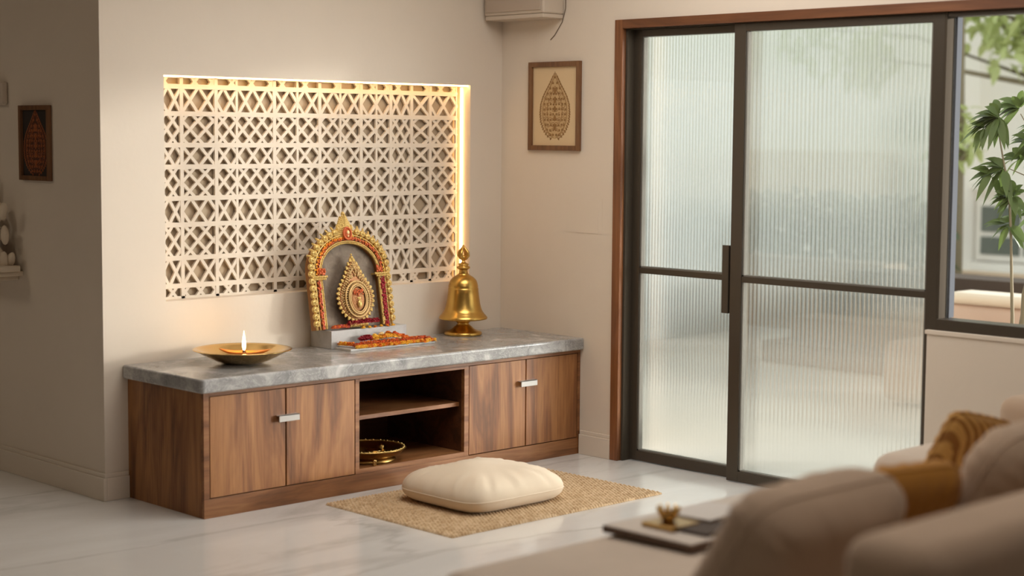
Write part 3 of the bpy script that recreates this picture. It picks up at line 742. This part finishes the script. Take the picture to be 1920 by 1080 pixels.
# ------------------------------------------------------------------ rug and cushion
def rug():
    X0, X1, Y0, Y1 = -1.585, -.405, -1.425, -.655; nx, ny = 330, 216; m = MB(); vs = []; fs = []
    px = .0165; py = .0135
    for j in range(ny + 1):
        for i in range(nx + 1):
            x = X0 + (X1 - X0) * i / nx; y = Y0 + (Y1 - Y0) * j / ny
            row = math.floor((y - Y0) / py); u = (x - X0) / px + .5 * (row % 2); v = (y - Y0) / py
            hgt = (abs(math.sin(PI * u)) ** .6) * (abs(math.sin(PI * v)) ** .5)
            ex = min(x - X0, X1 - x, y - Y0, Y1 - y); e = min(1, ex / .008)
            wob = .0022 * math.sin((x if min(y - Y0, Y1 - y) < .006 else y) * 2 * PI / .0148) if ex < .006 else 0
            xx = x + (wob if min(x - X0, X1 - x) < .006 else 0); yy = y + (wob if min(y - Y0, Y1 - y) < .006 else 0)
            vs.append((xx, yy, (.003 + (.0012 + .0085 * hgt) * e) if ex > 1e-6 else .0006))
    for j in range(ny):
        for i in range(nx):
            a = j * (nx + 1) + i; fs.append((a, a + 1, a + nx + 2, a + nx + 1))
    m.add(vs, fs, True)
    o = m.build('jute_rug', M['jute']); return tag(o, 'woven tan jute mat lying on the marble floor before the cabinet', 'rug')
rug()
def pillow_mesh(hx, hy, th, seam=.0, nx=48, ny=48, pw=2.6, wr=0.0, seed=0, edge=.25, corner=.9):
    rn = random.Random(seed); vs = []; fs = []
    ph = [rn.uniform(0, 6) for _ in range(6)]
    def P(u, v, side):
        # square -> rounded square
        q = (abs(u) ** 6 + abs(v) ** 6) ** (1 / 6) if (u or v) else 0
        m_ = max(abs(u), abs(v)); k = (m_ / q) if q else 1
        x = u * k * hx * (1 - .05 * (1 - abs(v) ** 2) * 0); y = v * k * hy
        # sides pinched in slightly at the middle
        x *= 1 - .035 * (1 - v * v) * abs(u) ** 4 * -1 * 0
        e = max(0.0, 1 - m_ ** pw) ** .5
        z = th * e * side
        if wr and not (side < 0 and corner > 1):
            a = math.atan2(v, u)
            z += side * wr * e ** .6 * (m_ ** 3) * (math.sin(a * 17 + ph[0]) + .7 * math.sin(a * 29 + ph[1]) + .5 * math.sin(a * 41 + ph[2]))
            z += side * wr * 1.1 * e * math.sin(u * 5 + ph[3]) * math.sin(v * 4 + ph[4])
        return (x, y, z)
    for side in (1, -1):
        o = len(vs)
        for j in range(ny + 1):
            for i in range(nx + 1):
                u = math.sin((i / nx - .5) * PI); v = math.sin((j / ny - .5) * PI)
                vs.append(P(u, v, side))
        for j in range(ny):
            for i in range(nx):
                a = o + j * (nx + 1) + i; f_ = (a, a + 1, a + nx + 2, a + nx + 1); fs.append(f_ if side > 0 else f_[::-1])
    return vs, fs
def rim_path(hx, hy, n=96, k=1.0, z=0.0):
    out = []
    for i in range(n):
        a = 2 * PI * i / n; u, v = math.cos(a), math.sin(a); s_ = max(abs(u), abs(v)); u /= s_; v /= s_
        q = (abs(u) ** 6 + abs(v) ** 6) ** (1 / 6); out.append((u / q * hx * k, v / q * hy * k, z))
    return out
def merge(o, d=.0004):
    bm = bmesh.new(); bm.from_mesh(o.data); bmesh.ops.remove_doubles(bm, verts=bm.verts, dist=d); bmesh.ops.recalc_face_normals(bm, faces=bm.faces)
    for f_ in bm.faces: f_.smooth = True
    bm.to_mesh(o.data); bm.free()
fc = thing('floor_cushion', (-1.065, -1.03, .0115), 'plump square cream floor cushion lying on the jute mat', 'cushion')
vs, fs = pillow_mesh(.277, .245, .066, wr=.0042, seed=5, pw=6.5, corner=2)
vs = [(x, y, max(z * (1.0 if z > 0 else .9), -.05) + .052 + (.028 * (1 - (x / .28) ** 2) * (1 - (y / .25) ** 2) if z > 0 else 0)) for x, y, z in vs]
o = MB().add(vs, fs, True).build('cushion_cover', M['cream'], fc); merge(o)
o = MB().tube(rim_path(.277, .245, z=.051, k=1.002), .0022, 6, True, up=Vector((0, 0, 1))).build('piping', M['cream'], fc)
# ------------------------------------------------------------------ sofa
def rbox(a, b, r, seg=5, puff=0.0):
    return a, b, r
def soft(name, a, b, m, parent, r=.06, matrix=None, puff=0.0, taper=None, label=None):
    """rounded, slightly puffed upholstery block"""
    bm = bmesh.new(); bmesh.ops.create_cube(bm, size=1)
    c = [(a[i] + b[i]) / 2 for i in range(3)]; s = [abs(b[i] - a[i]) for i in range(3)]
    bmesh.ops.scale(bm, vec=s, verts=bm.verts)
    bmesh.ops.bevel(bm, geom=bm.edges[:], offset=r, segments=5, profile=.5, affect='EDGES')
    bmesh.ops.subdivide_edges(bm, edges=[e for e in bm.edges if e.calc_length() > .12], cuts=5, use_grid_fill=True)
    for v in bm.verts:
        x, y, z = v.co; u, w_, t_ = x / s[0] * 2, y / s[1] * 2, z / s[2] * 2
        if puff:
            k = [1 - u * u, 1 - w_ * w_, 1 - t_ * t_]
            v.co.x += math.copysign(puff * max(0, k[1]) * max(0, k[2]), x) * abs(u) ** 2
            v.co.y += math.copysign(puff * max(0, k[0]) * max(0, k[2]), y) * abs(w_) ** 2
            v.co.z += math.copysign(puff * max(0, k[0]) * max(0, k[1]), z) * abs(t_) ** 2
        v.co += Vector(c)
    me = bpy.data.meshes.new(name); bm.to_mesh(me); bm.free()
    for p in me.polygons: p.use_smooth = True
    if matrix: me.transform(matrix)
    me.materials.append(m); o = bpy.data.objects.new(name, me); COL.objects.link(o)
    if parent: o.parent = parent
    if label: o['label'] = label
    return o
sofa = thing('sofa', (-1.6, -3.7, 0), 'low taupe corner sofa in the right foreground seen from behind', 'sofa')
SI = Matrix.Translation((1.6, 3.7, 0))
soft('sofa_base', (-3.02, -4.30, .05), (-.30, -3.00, .30), M['sofa_seat'], sofa, .03, SI)
soft('seat_cushion', (-3.03, -4.26, .30), (-1.24, -2.965, .425), M['sofa_seat'], sofa, .05, SI, .008)
soft('seat_cushion', (-1.225, -4.26, .30), (-.44, -2.99, .50), M['sofa_seat'], sofa, .06, SI, .012)
soft('sofa_back', (-3.19, -4.47, .06), (-.28, -4.265, .775), M['sofa'], sofa, .055, SI, .004)
soft('armrest', (-.44, -4.27, .06), (-.26, -2.98, .60), M['sofa'], sofa, .05, SI, .004)
for (x, y) in ((-2.95, -3.08), (-.36, -3.08), (-2.95, -4.22), (-.36, -4.22)):
    MB().lathe([(0, 0), (.022, 0), (.028, .055), (0, .055)], seg=16).build('sofa_foot', M['board_edge'], sofa, loc=(x + 1.6, y + 3.7, 0))
def leaning(name, xc, yb, yt, w_, hgt, th, m, label, zb=.43, group=None, roll=0, yaw=0, stripes=False):
    """a cushion standing on the seat, its top leaning back (towards the sofa back)"""
    ang = math.atan2(yb - yt, hgt)
    L2 = hgt
    root = thing(name, (xc, yb, zb), label, 'cushion', group)
    vs, fs = pillow_mesh(w_ / 2, L2 / 2, th / 2, wr=.004, seed=int(abs(xc) * 100), pw=5.0)
    Mx = Matrix.Translation((0, 0, 0)) @ Matrix.Rotation(yaw, 4, 'Z') @ Matrix.Rotation(ang, 4, 'X') @ Matrix.Rotation(roll, 4, 'Y') @ Matrix.Translation((0, 0, L2 / 2 + .012)) @ Matrix.Rotation(PI / 2, 4, 'X')
    o = MB().add([tuple(Mx @ Vector(v)) for v in vs], fs, True).build('cushion_cover', m, root); merge(o)
    MB().tube([tuple(Mx @ Vector(p)) for p in rim_path(w_ / 2, L2 / 2, k=1.0)], .004, 6, True).build('piping', m, root)
    return root
leaning('back_cushion', -2.80, -3.79, -4.02, .52, .375, .20, M['sofa'], 'thick taupe back cushion at the open left end of the sofa', group='taupe back cushions')
leaning('back_cushion', -1.90, -3.84, -4.07, .66, .415, .20, M['sofa'], 'taupe back cushion at the right frame edge beside the mustard pillow', group='taupe back cushions')
leaning('throw_pillow', -2.33, -3.72, -3.97, .30, .36, .12, M['mustard'], 'plain mustard pillow tucked between the two taupe back cushions', group='mustard pillows', yaw=-.25)
tp2 = leaning('throw_pillow', -1.50, -3.46, -3.56, .22, .23, .10, M['mustard_stripe'], 'striped mustard pillow farther back above the taupe cushion', group='mustard pillows', zb=.50, yaw=-.5, roll=.25)
# tray, dish, book
ty = thing('serving_tray', (-2.15, -3.145, .436), 'flat stone-topped tray with dark edge lying on the sofa chaise', 'tray')
bx((-.30, -.158, 0), (.32, .152, .018)).build('tray_edge', M['board_edge'], ty, bevel=.003)
bx((-.297, -.155, .018), (.317, .149, .021)).build('tray_top', M['board'], ty)
z0 = .4575
c = bx((-.055, -.055, 0), (.055, .055, .012)); tag(c.build('coaster', M['brass_dull'], loc=(-2.33, -3.13, z0), bevel=.002), 'square brass coaster under the small flower cup on the tray', 'coaster')
cu = thing('flower_cup', (-2.325, -3.118, z0 + .0122), 'little golden flower-shaped cup on the tray on the sofa', 'cup')
MB().lathe([(0, 0), (.014, 0), (.022, .008), (.027, .022), (.024, .022), (.018, .010), (0, .006)], seg=24).build('cup_bowl', M['brass'], cu)
pm = MB()
for k in range(8):
    a = 2 * PI * k / 8; pm.tube([(.016 * math.cos(a), .016 * math.sin(a), .014), (.026 * math.cos(a), .026 * math.sin(a), .028), (.030 * math.cos(a), .030 * math.sin(a), .040)], [.006, .007, .002], 6)
pm.build('petals', M['brass'], cu)
bk = thing('book', (-2.16, -3.12, z0), 'pale book lying on the tray behind the cushion', 'book', rot=(0, 0, .12))
bx((-.10, -.07, 0), (.10, .07, .003)).build('book_cover', M['board_edge'], bk); bx((-.097, -.066, .003), (.097, .066, .014)).build('page_block', M['paper'], bk); bx((-.10, -.07, .014), (.10, .07, .016)).build('front_cover', M['paper'], bk)
tb = tag(bx((-.075, -.05, 0), (.075, .05, .008)).build('notebook', M['ext_step'], loc=(-2.285, -3.225, z0), rot=(0, 0, .05), bevel=.001), 'thin brown notebook in front of the flower cup on the tray', 'notebook')

# ------------------------------------------------------------------ ornament art
_bp = [(0, 0), (.03, .26), (.08, .52), (.16, .76), (.27, .94), (.40, 1.0), (.53, .95), (.64, .80), (.73, .60), (.80, .42), (.87, .27), (.93, .14), (.97, .06), (1, .0)]
def bud(t):
    t = min(1, max(0, t))
    for (a, u), (b, v) in zip(_bp, _bp[1:]):
        if t <= b: return u + (v - u) * (t - a) / (b - a)
    return 0
def ornament(m, W, Hh, seed, y=0.0, d=.001, th=.0016, dense=1.0):
    """teardrop lotus-bud ornament in x,z centred on 0"""
    rr = random.Random(seed)
    hw = lambda t: W * bud(t)
    Z = lambda t: -Hh / 2 + Hh * t
    for k_, s_ in ((1, 1), (.82, .9), (.5, .62)):
        pts = [(k_ * hw(i / 40), y, Z(.5 + (i / 40 - .5) * s_ - .02 * (1 - s_))) for i in range(1, 40)]
        m.tube(pts, th, 5, flat=.5); m.tube([(-p[0], p[1], p[2]) for p in pts], th, 5, flat=.5)
    n = int(26 * dense)
    for i in range(n):      # leafy scallops on the outline
        t = .03 + .93 * i / n; x = hw(t)
        for sx in (-1, 1):
            e = Matrix.Rotation(-sx * .7, 3, 'Y'); m.sph((sx * x, y, Z(t)), .055 * Hh / 2.4, (.55, d / .01, 1.1), 6, 5, rot=e)
    for r_i in range(11):    # scrolls inside
        t = .08 + .075 * r_i; X = hw(t); k = max(1, int(X / (W * .21)))
        for j in range(k):
            cx = (j + .5) / k * X * .82
            R = W * .12 * rr.uniform(.8, 1.15); a0 = rr.random() * 6
            pts = [(cx + R * (1 - q / 14) * math.cos(a0 + q * .55), y, Z(t) + R * (1 - q / 14) * math.sin(a0 + q * .55)) for q in range(14)]
            for sx in (-1, 1):
                m.tube([(sx * p[0], p[1], p[2]) for p in pts], th * .8, 4, flat=.5); m.sph((sx * cx, y, Z(t)), W * .05, (1, .2, 1), 5, 4)
    for i in range(5): m.sph((0, y, Z(.2 + .13 * i)), W * .1, (.8, .2, 1.6), 6, 5)
    m.tube([(0, y, Z(.9)), (0, y, Z(1.0))], [th * 2, th * .5], 5)
# right wall picture
def picture(name, loc, rz, w_, h_, fw, matm, inkm, inkm2, label, seed, W, Hh, framem):
    r = thing(name, loc, label, 'picture', rot=(0, 0, rz))
    f = MB(); f.box((-w_ / 2, -.018, -h_ / 2), (-w_ / 2 + fw, -.001, h_ / 2)); f.box((w_ / 2 - fw, -.018, -h_ / 2), (w_ / 2, -.001, h_ / 2))
    f.box((-w_ / 2 + fw, -.0178, -h_ / 2), (w_ / 2 - fw, -.001, -h_ / 2 + fw)); f.box((-w_ / 2 + fw, -.0178, h_ / 2 - fw), (w_ / 2 - fw, -.001, h_ / 2)); f.build('picture_frame', framem, r, bevel=.0015)
    bx((-w_ / 2 + fw, -.006, -h_ / 2 + fw), (w_ / 2 - fw, -.002, h_ / 2 - fw)).build('picture_mat', matm, r)
    m = MB(); ornament(m, W, Hh, seed, y=-.0068, d=.0009); m.build('printed_ornament', inkm, r)
    T_ = [i / 36 for i in range(37)]; m = MB(); m.prism([(W * .93 * bud(t), (-Hh / 2 + Hh * t) * .95) for t in T_] + [(-W * .93 * bud(t), (-Hh / 2 + Hh * t) * .95) for t in T_[-2:0:-1]], -.0066, -.0055)
    m.build('ornament_ground', inkm2, r); return r
# wall normal -X : local -Y must point to -X -> rotate by -90deg about Z
picture('framed_picture', (0, -.37, 1.629), -PI / 2, .340, .416, .024, M['mat_paper'], M['ink'], M['ink_light'], 'beige framed print of a bronze lotus-bud ornament beside the glass doors', 5, .098, .325, M['frame_brown'])
picture('framed_picture', (-2.2, .515, 1.444), -PI / 2, .258, .315, .020, M['dark_paper'], M['copper'], mat('dark_copper', srgb(84, 46, 28), .6, .2), 'small dark framed picture with copper ornament on the shaded left wall', 8, .100, .285, M['frame_brown'])
# AC unit
ac = thing('air_conditioner', (0, -.215, 2.0), 'off-white wall air conditioner cut by the top edge in the room corner', 'air conditioner')
bx((-.138, -.205, .055), (-.001, .195, .34)).build('ac_body', M['white_box'], ac, bevel=.008)
bx((-.144, -.19, .070), (-.1385, .18, .33)).build('front_panel', M['ac_grey'], ac, bevel=.003)
bx((-.135, -.200, .035), (-.001, .190, .0545)).build('air_flap', M['white_box'], ac, bevel=.004)
tag(MB().tube([(-.004, -.435, 2.75), (-.004, -.434, 2.4), (-.004, -.433, 2.2), (-.0035, -.431, 2.08), (-.003, -.410, 2.02), (-.0025, -.360, 1.96), (-.002, -.333, 1.94)], .0022, 6).build('hanging_cable', M['cable']), 'thin loose cable dangling on the wall beside the air conditioner', 'cable')
# faint panel on right wall
pn = thing('wall_access_panel', (0, -.56, 1.04), 'flush painted panel with small inner cover between print and door casing', 'wall panel')
bx((-.0009, -.12, -.0), (-.0002, .12, .165)).build('panel_plate', M['wall'], pn); bx((-.0018, -.095, .0005), (-.0009, .057, .108)).build('panel_cover', M['wall'], pn)
# left wall bits
bx_ = tag(bx((-2.23, .76, 1.605), (-2.2005, 1.02, 1.705)).build('wall_sconce', M['white_box'], bevel=.008), 'small off-white box on the dark wall at the left edge', 'wall box')
sh = thing('wall_bracket_shelf', (-2.2, .95, .80), 'carved pale wall shelf at the far left edge', 'shelf')
m = MB(); m.box((-.14, -.30, .075), (-.001, .30, .095)); m.box((-.11, -.26, .055), (-.001, .26, .075)); m.build('shelf_board', M['carving'], sh, bevel=.004)
m = MB(); m.box((-.06, -.05, -.08), (-.001, .05, .055)); m.build('bracket', M['carving'], sh, bevel=.01)
sc_ = thing('carved_ornament', (-2.27, .80, .8955), 'pale carved floral ornament standing on the shelf at the left edge', 'ornament')
m = MB(); rr = random.Random(6)
for k in range(14):
    a = rr.uniform(-.9, .9); bx0 = rr.uniform(-.08, .12); hh = rr.uniform(.12, .22) * (1.3 if bx0 > 0 else .8)
    pts = [(rr.uniform(-.01, .01), bx0 + math.sin(q / 6 * 2.6 + a) * .045 * q / 6, hh * q / 6) for q in range(8)]
    m.tube(pts, [.016 - .0014 * q for q in range(8)], 7)
for k in range(16):
    m.sph((rr.uniform(-.02, .02), rr.uniform(-.10, .14), rr.uniform(.02, .2)), .022, (.6, .8, 1.5), 8, 6, rot=Matrix.Rotation(rr.uniform(-1, 1), 3, 'X'))
for k in range(9):
    m.sph((rr.uniform(-.015, .015), .09 + rr.uniform(-.04, .04), .20 + .022 * k), .026 - .0012 * k, (.7, .8, 1.2), 8, 6, rot=Matrix.Rotation(rr.uniform(-1, 1), 3, 'X'))
m.build('carving', M['carving'], sc_, matrix=Matrix.Diagonal((1.3, 1.35, 1.3, 1))); bx((-.045, -.17, 0), (.045, .19, .025)).build('carving_base', M['carving'], sc_, bevel=.004)

# ------------------------------------------------------------------ outdoors
tag(bx((.15, -6, -.12), (16, 12, -.005)).build('patio_ground', M['ext_floor']), 'bright pale paved patio outside the doors', 'ground', kind='structure')
st = thing('garden_steps', (3.3, -.1, 0), 'broad brown steps outside seen blurred through the reeded glass', 'steps')
for k in range(4): bx((.32 * k, -.40, .0), (.32 * k + .34, 1.05, .14 * (k + 1))).build('step', M['ext_step'] if k != 1 else M['terrace'], st, loc=(0, 0, 0.001 * k))
gw = tag(bx((.7, 2.2, 0), (4.6, 2.35, 1.9)).build('garden_wall', M['ext_grey']), 'white garden wall outside behind the left door leaf', 'wall')
tag(bx((5.0, 1.15, 0), (5.3, 5.0, .55)).build('planter_wall', M['terrace']), 'tan terrace wall behind the garden steps', 'wall')
def leaf(m, base, d, nrm, l_, w_, droop=.25):
    d = Vector(d).normalized(); nrm = Vector(nrm); s = d.cross(nrm).normalized(); n2 = s.cross(d).normalized(); P = []
    for i in range(6):
        t = i / 5; c_ = Vector(base) + d * l_ * t - Vector((0, 0, droop * l_ * t * t)); wd = w_ / 2 * math.sin(PI * min(1, .06 + t * .94) ** .8) * (1 if t < .99 else .02)
        P += [c_ - s * wd + n2 * wd * .25, c_, c_ + s * wd + n2 * wd * .25]
    m.add(P, [(3 * i + j, 3 * i + j + 1, 3 * i + j + 4, 3 * i + j + 3) for i in range(5) for j in (0, 1)], True)
rr = random.Random(12)
hd = MB()
for k in range(2200):
    p = (5.65 + rr.uniform(-.25, .4), rr.uniform(1.2, 4.9), rr.uniform(.5, 1.0)); leaf(hd, p, (rr.uniform(-1, 1), rr.uniform(-1, 1), rr.uniform(-.5, 1)), (rr.uniform(-1, 1), .3, 1), .13, .07)
hd.sm = [True] * len(hd.f)
hdr = thing('hedge', (5.7, 1.4, 0), 'grey-green hedge outside behind the terrace wall', 'hedge'); hd.build('foliage', M['hedge'], hdr, matrix=Matrix.Translation((-5.7, -1.4, 0)))
hs = MB()
for k in range(14): hs.tube([(0, -.1 + .25 * k, 0), (.02, -.1 + .25 * k, .5), (-.02, -.08 + .25 * k, .9)], [.03, .022, .01], 6)
hs.build('stems', M['bark'], hdr)
# far building
bd_ = thing('apartment_building', (9.0, 4.0, 0), 'pale rendered house across the garden with a grey four-pane window', 'building')
W_ = MB(); W_.box((0, -5, -.1), (.4, 8, 5.6)); W_.build('building_wall', M['ext_white'], bd_)
W_ = MB(); W_.box((-.10, -5, .22), (0, 8, .30)); W_.box((-.12, -5, 1.00), (0, -.75, 1.06)); W_.build('ledge', M['ext_white'], bd_)
W_ = MB(); W_.box((-.35, -.3, .92), (0, 8, 1.35)); W_.build('tan_band', M['ext_tan'], bd_)
W_ = MB(); W_.box((-.5, -1.2, -.1), (0, -.98, 5.6)); W_.build('pilaster', M['ext_white'], bd_)
for (ya, yb, za, zb) in ((-1.95, -1.30, .38, .84), (-3.4, -2.7, .38, .84), (-.80, -.62, .38, .84)):
    f = MB(); f.box((-.05, ya - .06, za - .06), (-.0, yb + .06, zb + .06)); o = f.build('window_surround', M['ext_white'], bd_)
    g_ = MB(); ym = ya + (yb - ya) * .33; zm_ = za + (zb - za) * .42
    g_.box((-.07, ya, za), (-.051, ym - .025, zm_ - .025)); g_.box((-.07, ym + .025, za), (-.051, yb, zm_ - .025)); g_.box((-.07, ya, zm_ + .025), (-.051, ym - .025, zb)); g_.box((-.07, ym + .025, zm_ + .025), (-.051, yb, zb))
    g_.build('window_pane', M['ext_glass'], o)
tag(bx((7.1, -4, -.05), (7.25, 2.3, .36)).build('boundary_wall', M['ext_tan']), 'low pale boundary wall in front of the far house', 'wall')
# outdoor sofa
os_ = thing('outdoor_sofa', (2.75, -1.15, 0), 'pinkish-brown outdoor sofa with white top seen low through the clear window', 'sofa')
soft('seat_block', (-.4, -.9, .02), (.4, .52, .36), M['ext_seat'], os_, .05); soft('back_block', (.22, -.9, .3), (.45, .52, .54), M['ext_seat'], os_, .05)
soft('top_cushion', (.2, -.55, .535), (.47, .5, .60), M['cream'], os_, .03); soft('arm_block', (-.4, -1.1, .02), (.45, -.88, .42), M['ext_seat'], os_, .04)
# young tree near the window
yt = thing('potted_tree', (1.25, -2.07, 0), 'young tree with glossy lance leaves just outside the clear window', 'plant')
def PXY(u, v, x=1.2):   # helper table: pixel-read positions on the plane of the tree, measured once
    return (x - 1.25, (-1.736 - (u - 1780) * .00293) + 2.07, 1.687 - (v - 180) * .00237)
MB().lathe([(0, 0), (.13, 0), (.17, .30), (.175, .34), (.155, .34), (.15, .30), (0, .29)], seg=32).build('planter', M['pot'], yt)
stm = MB()
stm.tube([(0, 0, .28), PXY(1903, 600), PXY(1899, 520), PXY(1896, 450), PXY(1893, 400), PXY(1888, 350), PXY(1876, 290), PXY(1868, 245), PXY(1862, 225)], [.012, .009, .007, .006, .006, .005, .004, .003, .002], 7)
stm.tube([(.02, 0.02, .28), PXY(1903, 600, 1.3), PXY(1903, 560, 1.3), PXY(1912, 510, 1.3), PXY(1930, 460, 1.3), PXY(1945, 380, 1.3), PXY(1940, 280, 1.3)], [.02, .016, .014, .012, .01, .007, .004], 7)
stm.tube([PXY(1940, 360, 1.3), PXY(1915, 335, 1.25), PXY(1888, 318, 1.2)], [.004, .003, .002], 6); stm.tube([PXY(1945, 300, 1.3), PXY(1920, 260, 1.25), PXY(1905, 215, 1.2)], [.004, .003, .002], 6)
stm.build('stem', M['bark'], yt)
lf = MB(); rr = random.Random(5)
for (u, v, n, l_, a0, a1, x) in ((1868, 222, 30, .15, 100, 290, 1.2), (1893, 205, 12, .14, 60, 250, 1.25), (1880, 318, 12, .16, 110, 300, 1.2), (1893, 300, 8, .14, 0, 230, 1.28), (1892, 372, 16, .12, 40, 320, 1.22),
                            (1893, 425, 9, .12, 110, 330, 1.2), (1850, 240, 9, .11, 120, 290, 1.18), (1862, 330, 8, .12, 120, 290, 1.18), (1910, 270, 10, .13, 40, 300, 1.3), (1925, 240, 14, .15, 60, 300, 1.3), (1945, 330, 14, .15, 60, 300, 1.3), (1930, 400, 8, .14, 90, 300, 1.3)):
    b0 = Vector(PXY(u, v, x))
    for k in range(int(n * 1.3)):
        a = math.radians(a0 + (a1 - a0) * (k + rr.random() * .7) / int(n * 1.3))    # image angle: 180 = left (+Y)
        d = Vector((rr.uniform(-.5, .4), -math.cos(a), math.sin(a) * .6 + .1))
        leaf(lf, b0 + d * rr.uniform(0, .03), d, (rr.uniform(-.9, -.3), rr.uniform(-.4, .2), .8), l_ * rr.uniform(.60, .95), .038, .45)
lf.build('foliage', M['leaf'], yt)
# pale background trees
def bgtree(loc, label, spots, n, size):
    t_ = thing('garden_tree', loc, label, 'tree'); m = MB(); rr = random.Random(int(loc[1] * 10) + 40)
    for (x, y, z, r) in spots:
        for k in range(n):
            q = Vector((rr.gauss(0, 1), rr.gauss(0, 1), rr.gauss(0, 1))); q = q.normalized() * r * rr.random() ** .5
            leaf(m, (x + q.x, y + q.y, z + q.z), (rr.uniform(-1, 1), rr.uniform(-1, 1), rr.uniform(-1, .4)), (rr.uniform(-1, 1), rr.uniform(-1, 1), 1), size, size * .55)
    m.build('foliage', M['leaf_pale'], t_)
    s_ = MB(); s_.tube([(0, 0, 0), (.05, .03, 1.4), (0, 0, 2.6)], [.08, .06, .03], 8)
    for (x, y, z, r) in spots: s_.tube([(.02, .01, min(1.9, z - .2)), (x * .6, y * .6, z - .1), (x, y, z)], [.03, .02, .008], 6)
    s_.build('trunk', M['bark'], t_)
bgtree((7.95, 1.3, 0), 'pale green tree with sunlit leaves at the top right outside the window', [(-.1, .9, 2.65, .36), (-.15, .45, 2.40, .34), (-.1, .2, 2.75, .36), (0, -.3, 2.9, .4), (-.2, .7, 3.1, .4), (-.1, 1.6, 2.9, .3), (-.4, 2.3, 2.5, .5), (-.8, 1.5, 2.2, .3)], 120, .15)
bgtree((6.6, 1.55, 0), 'pale vine-like young tree beside the window frame outside', [(0, .0, 1.62, .16), (0, .1, 1.36, .16), (0, -.12, 1.45, .12)], 26, .12)

# ------------------------------------------------------------------ light
wd = bpy.data.worlds.new('World'); S.world = wd; wd.use_nodes = True
bg = wd.node_tree.nodes['Background']; bg.inputs[0].default_value = (*srgb(234, 242, 238), 1); bg.inputs[1].default_value = 1.35
sun = bpy.data.lights.new('sun', 'SUN'); sun.energy = 8.8; sun.angle = math.radians(5); sun.color = (1, .96, .92)
so = bpy.data.objects.new('sun', sun); COL.objects.link(so)
dr = Vector((-.76, .65, -.11)); so.rotation_euler = dr.to_track_quat('-Z', 'Y').to_euler()
# area lights added under the ceiling as fill, not fixtures of the room
def area(name, loc, dirv, sx, sy, e, c):
    a = bpy.data.lights.new(name, 'AREA'); a.shape = 'RECTANGLE'; a.size = sx; a.size_y = sy; a.energy = e; a.color = c
    o = bpy.data.objects.new(name, a); COL.objects.link(o); o.location = loc; o.rotation_euler = Vector(dirv).to_track_quat('-Z', 'Y').to_euler(); return o
area('room_fill', (-1.35, -1.9, 2.70), (0, 0, -1), 1.7, 1.7, 38, (1, .94, .87))  # added fill, raises the ambient level on the niche and right walls
area('sofa_fill', (-2.9, -4.4, 2.70), (0, 0, -1), 1.0, 1.0, 11, (1, .92, .84))  # added fill, brightens the tops of sofa and cushions
area('hall_fill', (-4.5, 1.6, 2.70), (0, 0, -1), .8, .8, 8, (1, .86, .68))  # added fill, lifts the shaded side wall at the left

# ------------------------------------------------------------------ camera
cd = bpy.data.cameras.new('camera'); co = bpy.data.objects.new('camera', cd); COL.objects.link(co); S.camera = co
rt, up, fw = Vector((0.7223654845, -0.691468764, 0.0076847418)), Vector((0.0564365182, 0.0700268671, 0.9959473667)), Vector((0.689204633, 0.719004302, -0.0896090813))
R_ = Matrix((rt, up, -fw)).transposed().to_4x4(); R_.translation = Vector((-5.74246992, -6.07237686, 1.49585545)); co.matrix_world = R_
cd.sensor_width = 36; cd.lens = 3204.0549 / 1920 * 36; cd.clip_start = .05; cd.clip_end = 200
cd.dof.use_dof = True; cd.dof.focus_distance = 7.6; cd.dof.aperture_fstop = 1.5

S.view_settings.view_transform = 'Standard'; S.view_settings.look = 'None'; S.view_settings.gamma = 1; S.view_settings.exposure = 0.15
S.view_settings.use_curve_mapping = False
S.cycles.use_denoising = True
S.cycles.max_bounces = 14; S.cycles.diffuse_bounces = 5; S.cycles.glossy_bounces = 6; S.cycles.transmission_bounces = 10; S.cycles.transparent_max_bounces = 16
S.cycles.sample_clamp_indirect = 6.0; S.cycles.blur_glossy = .5
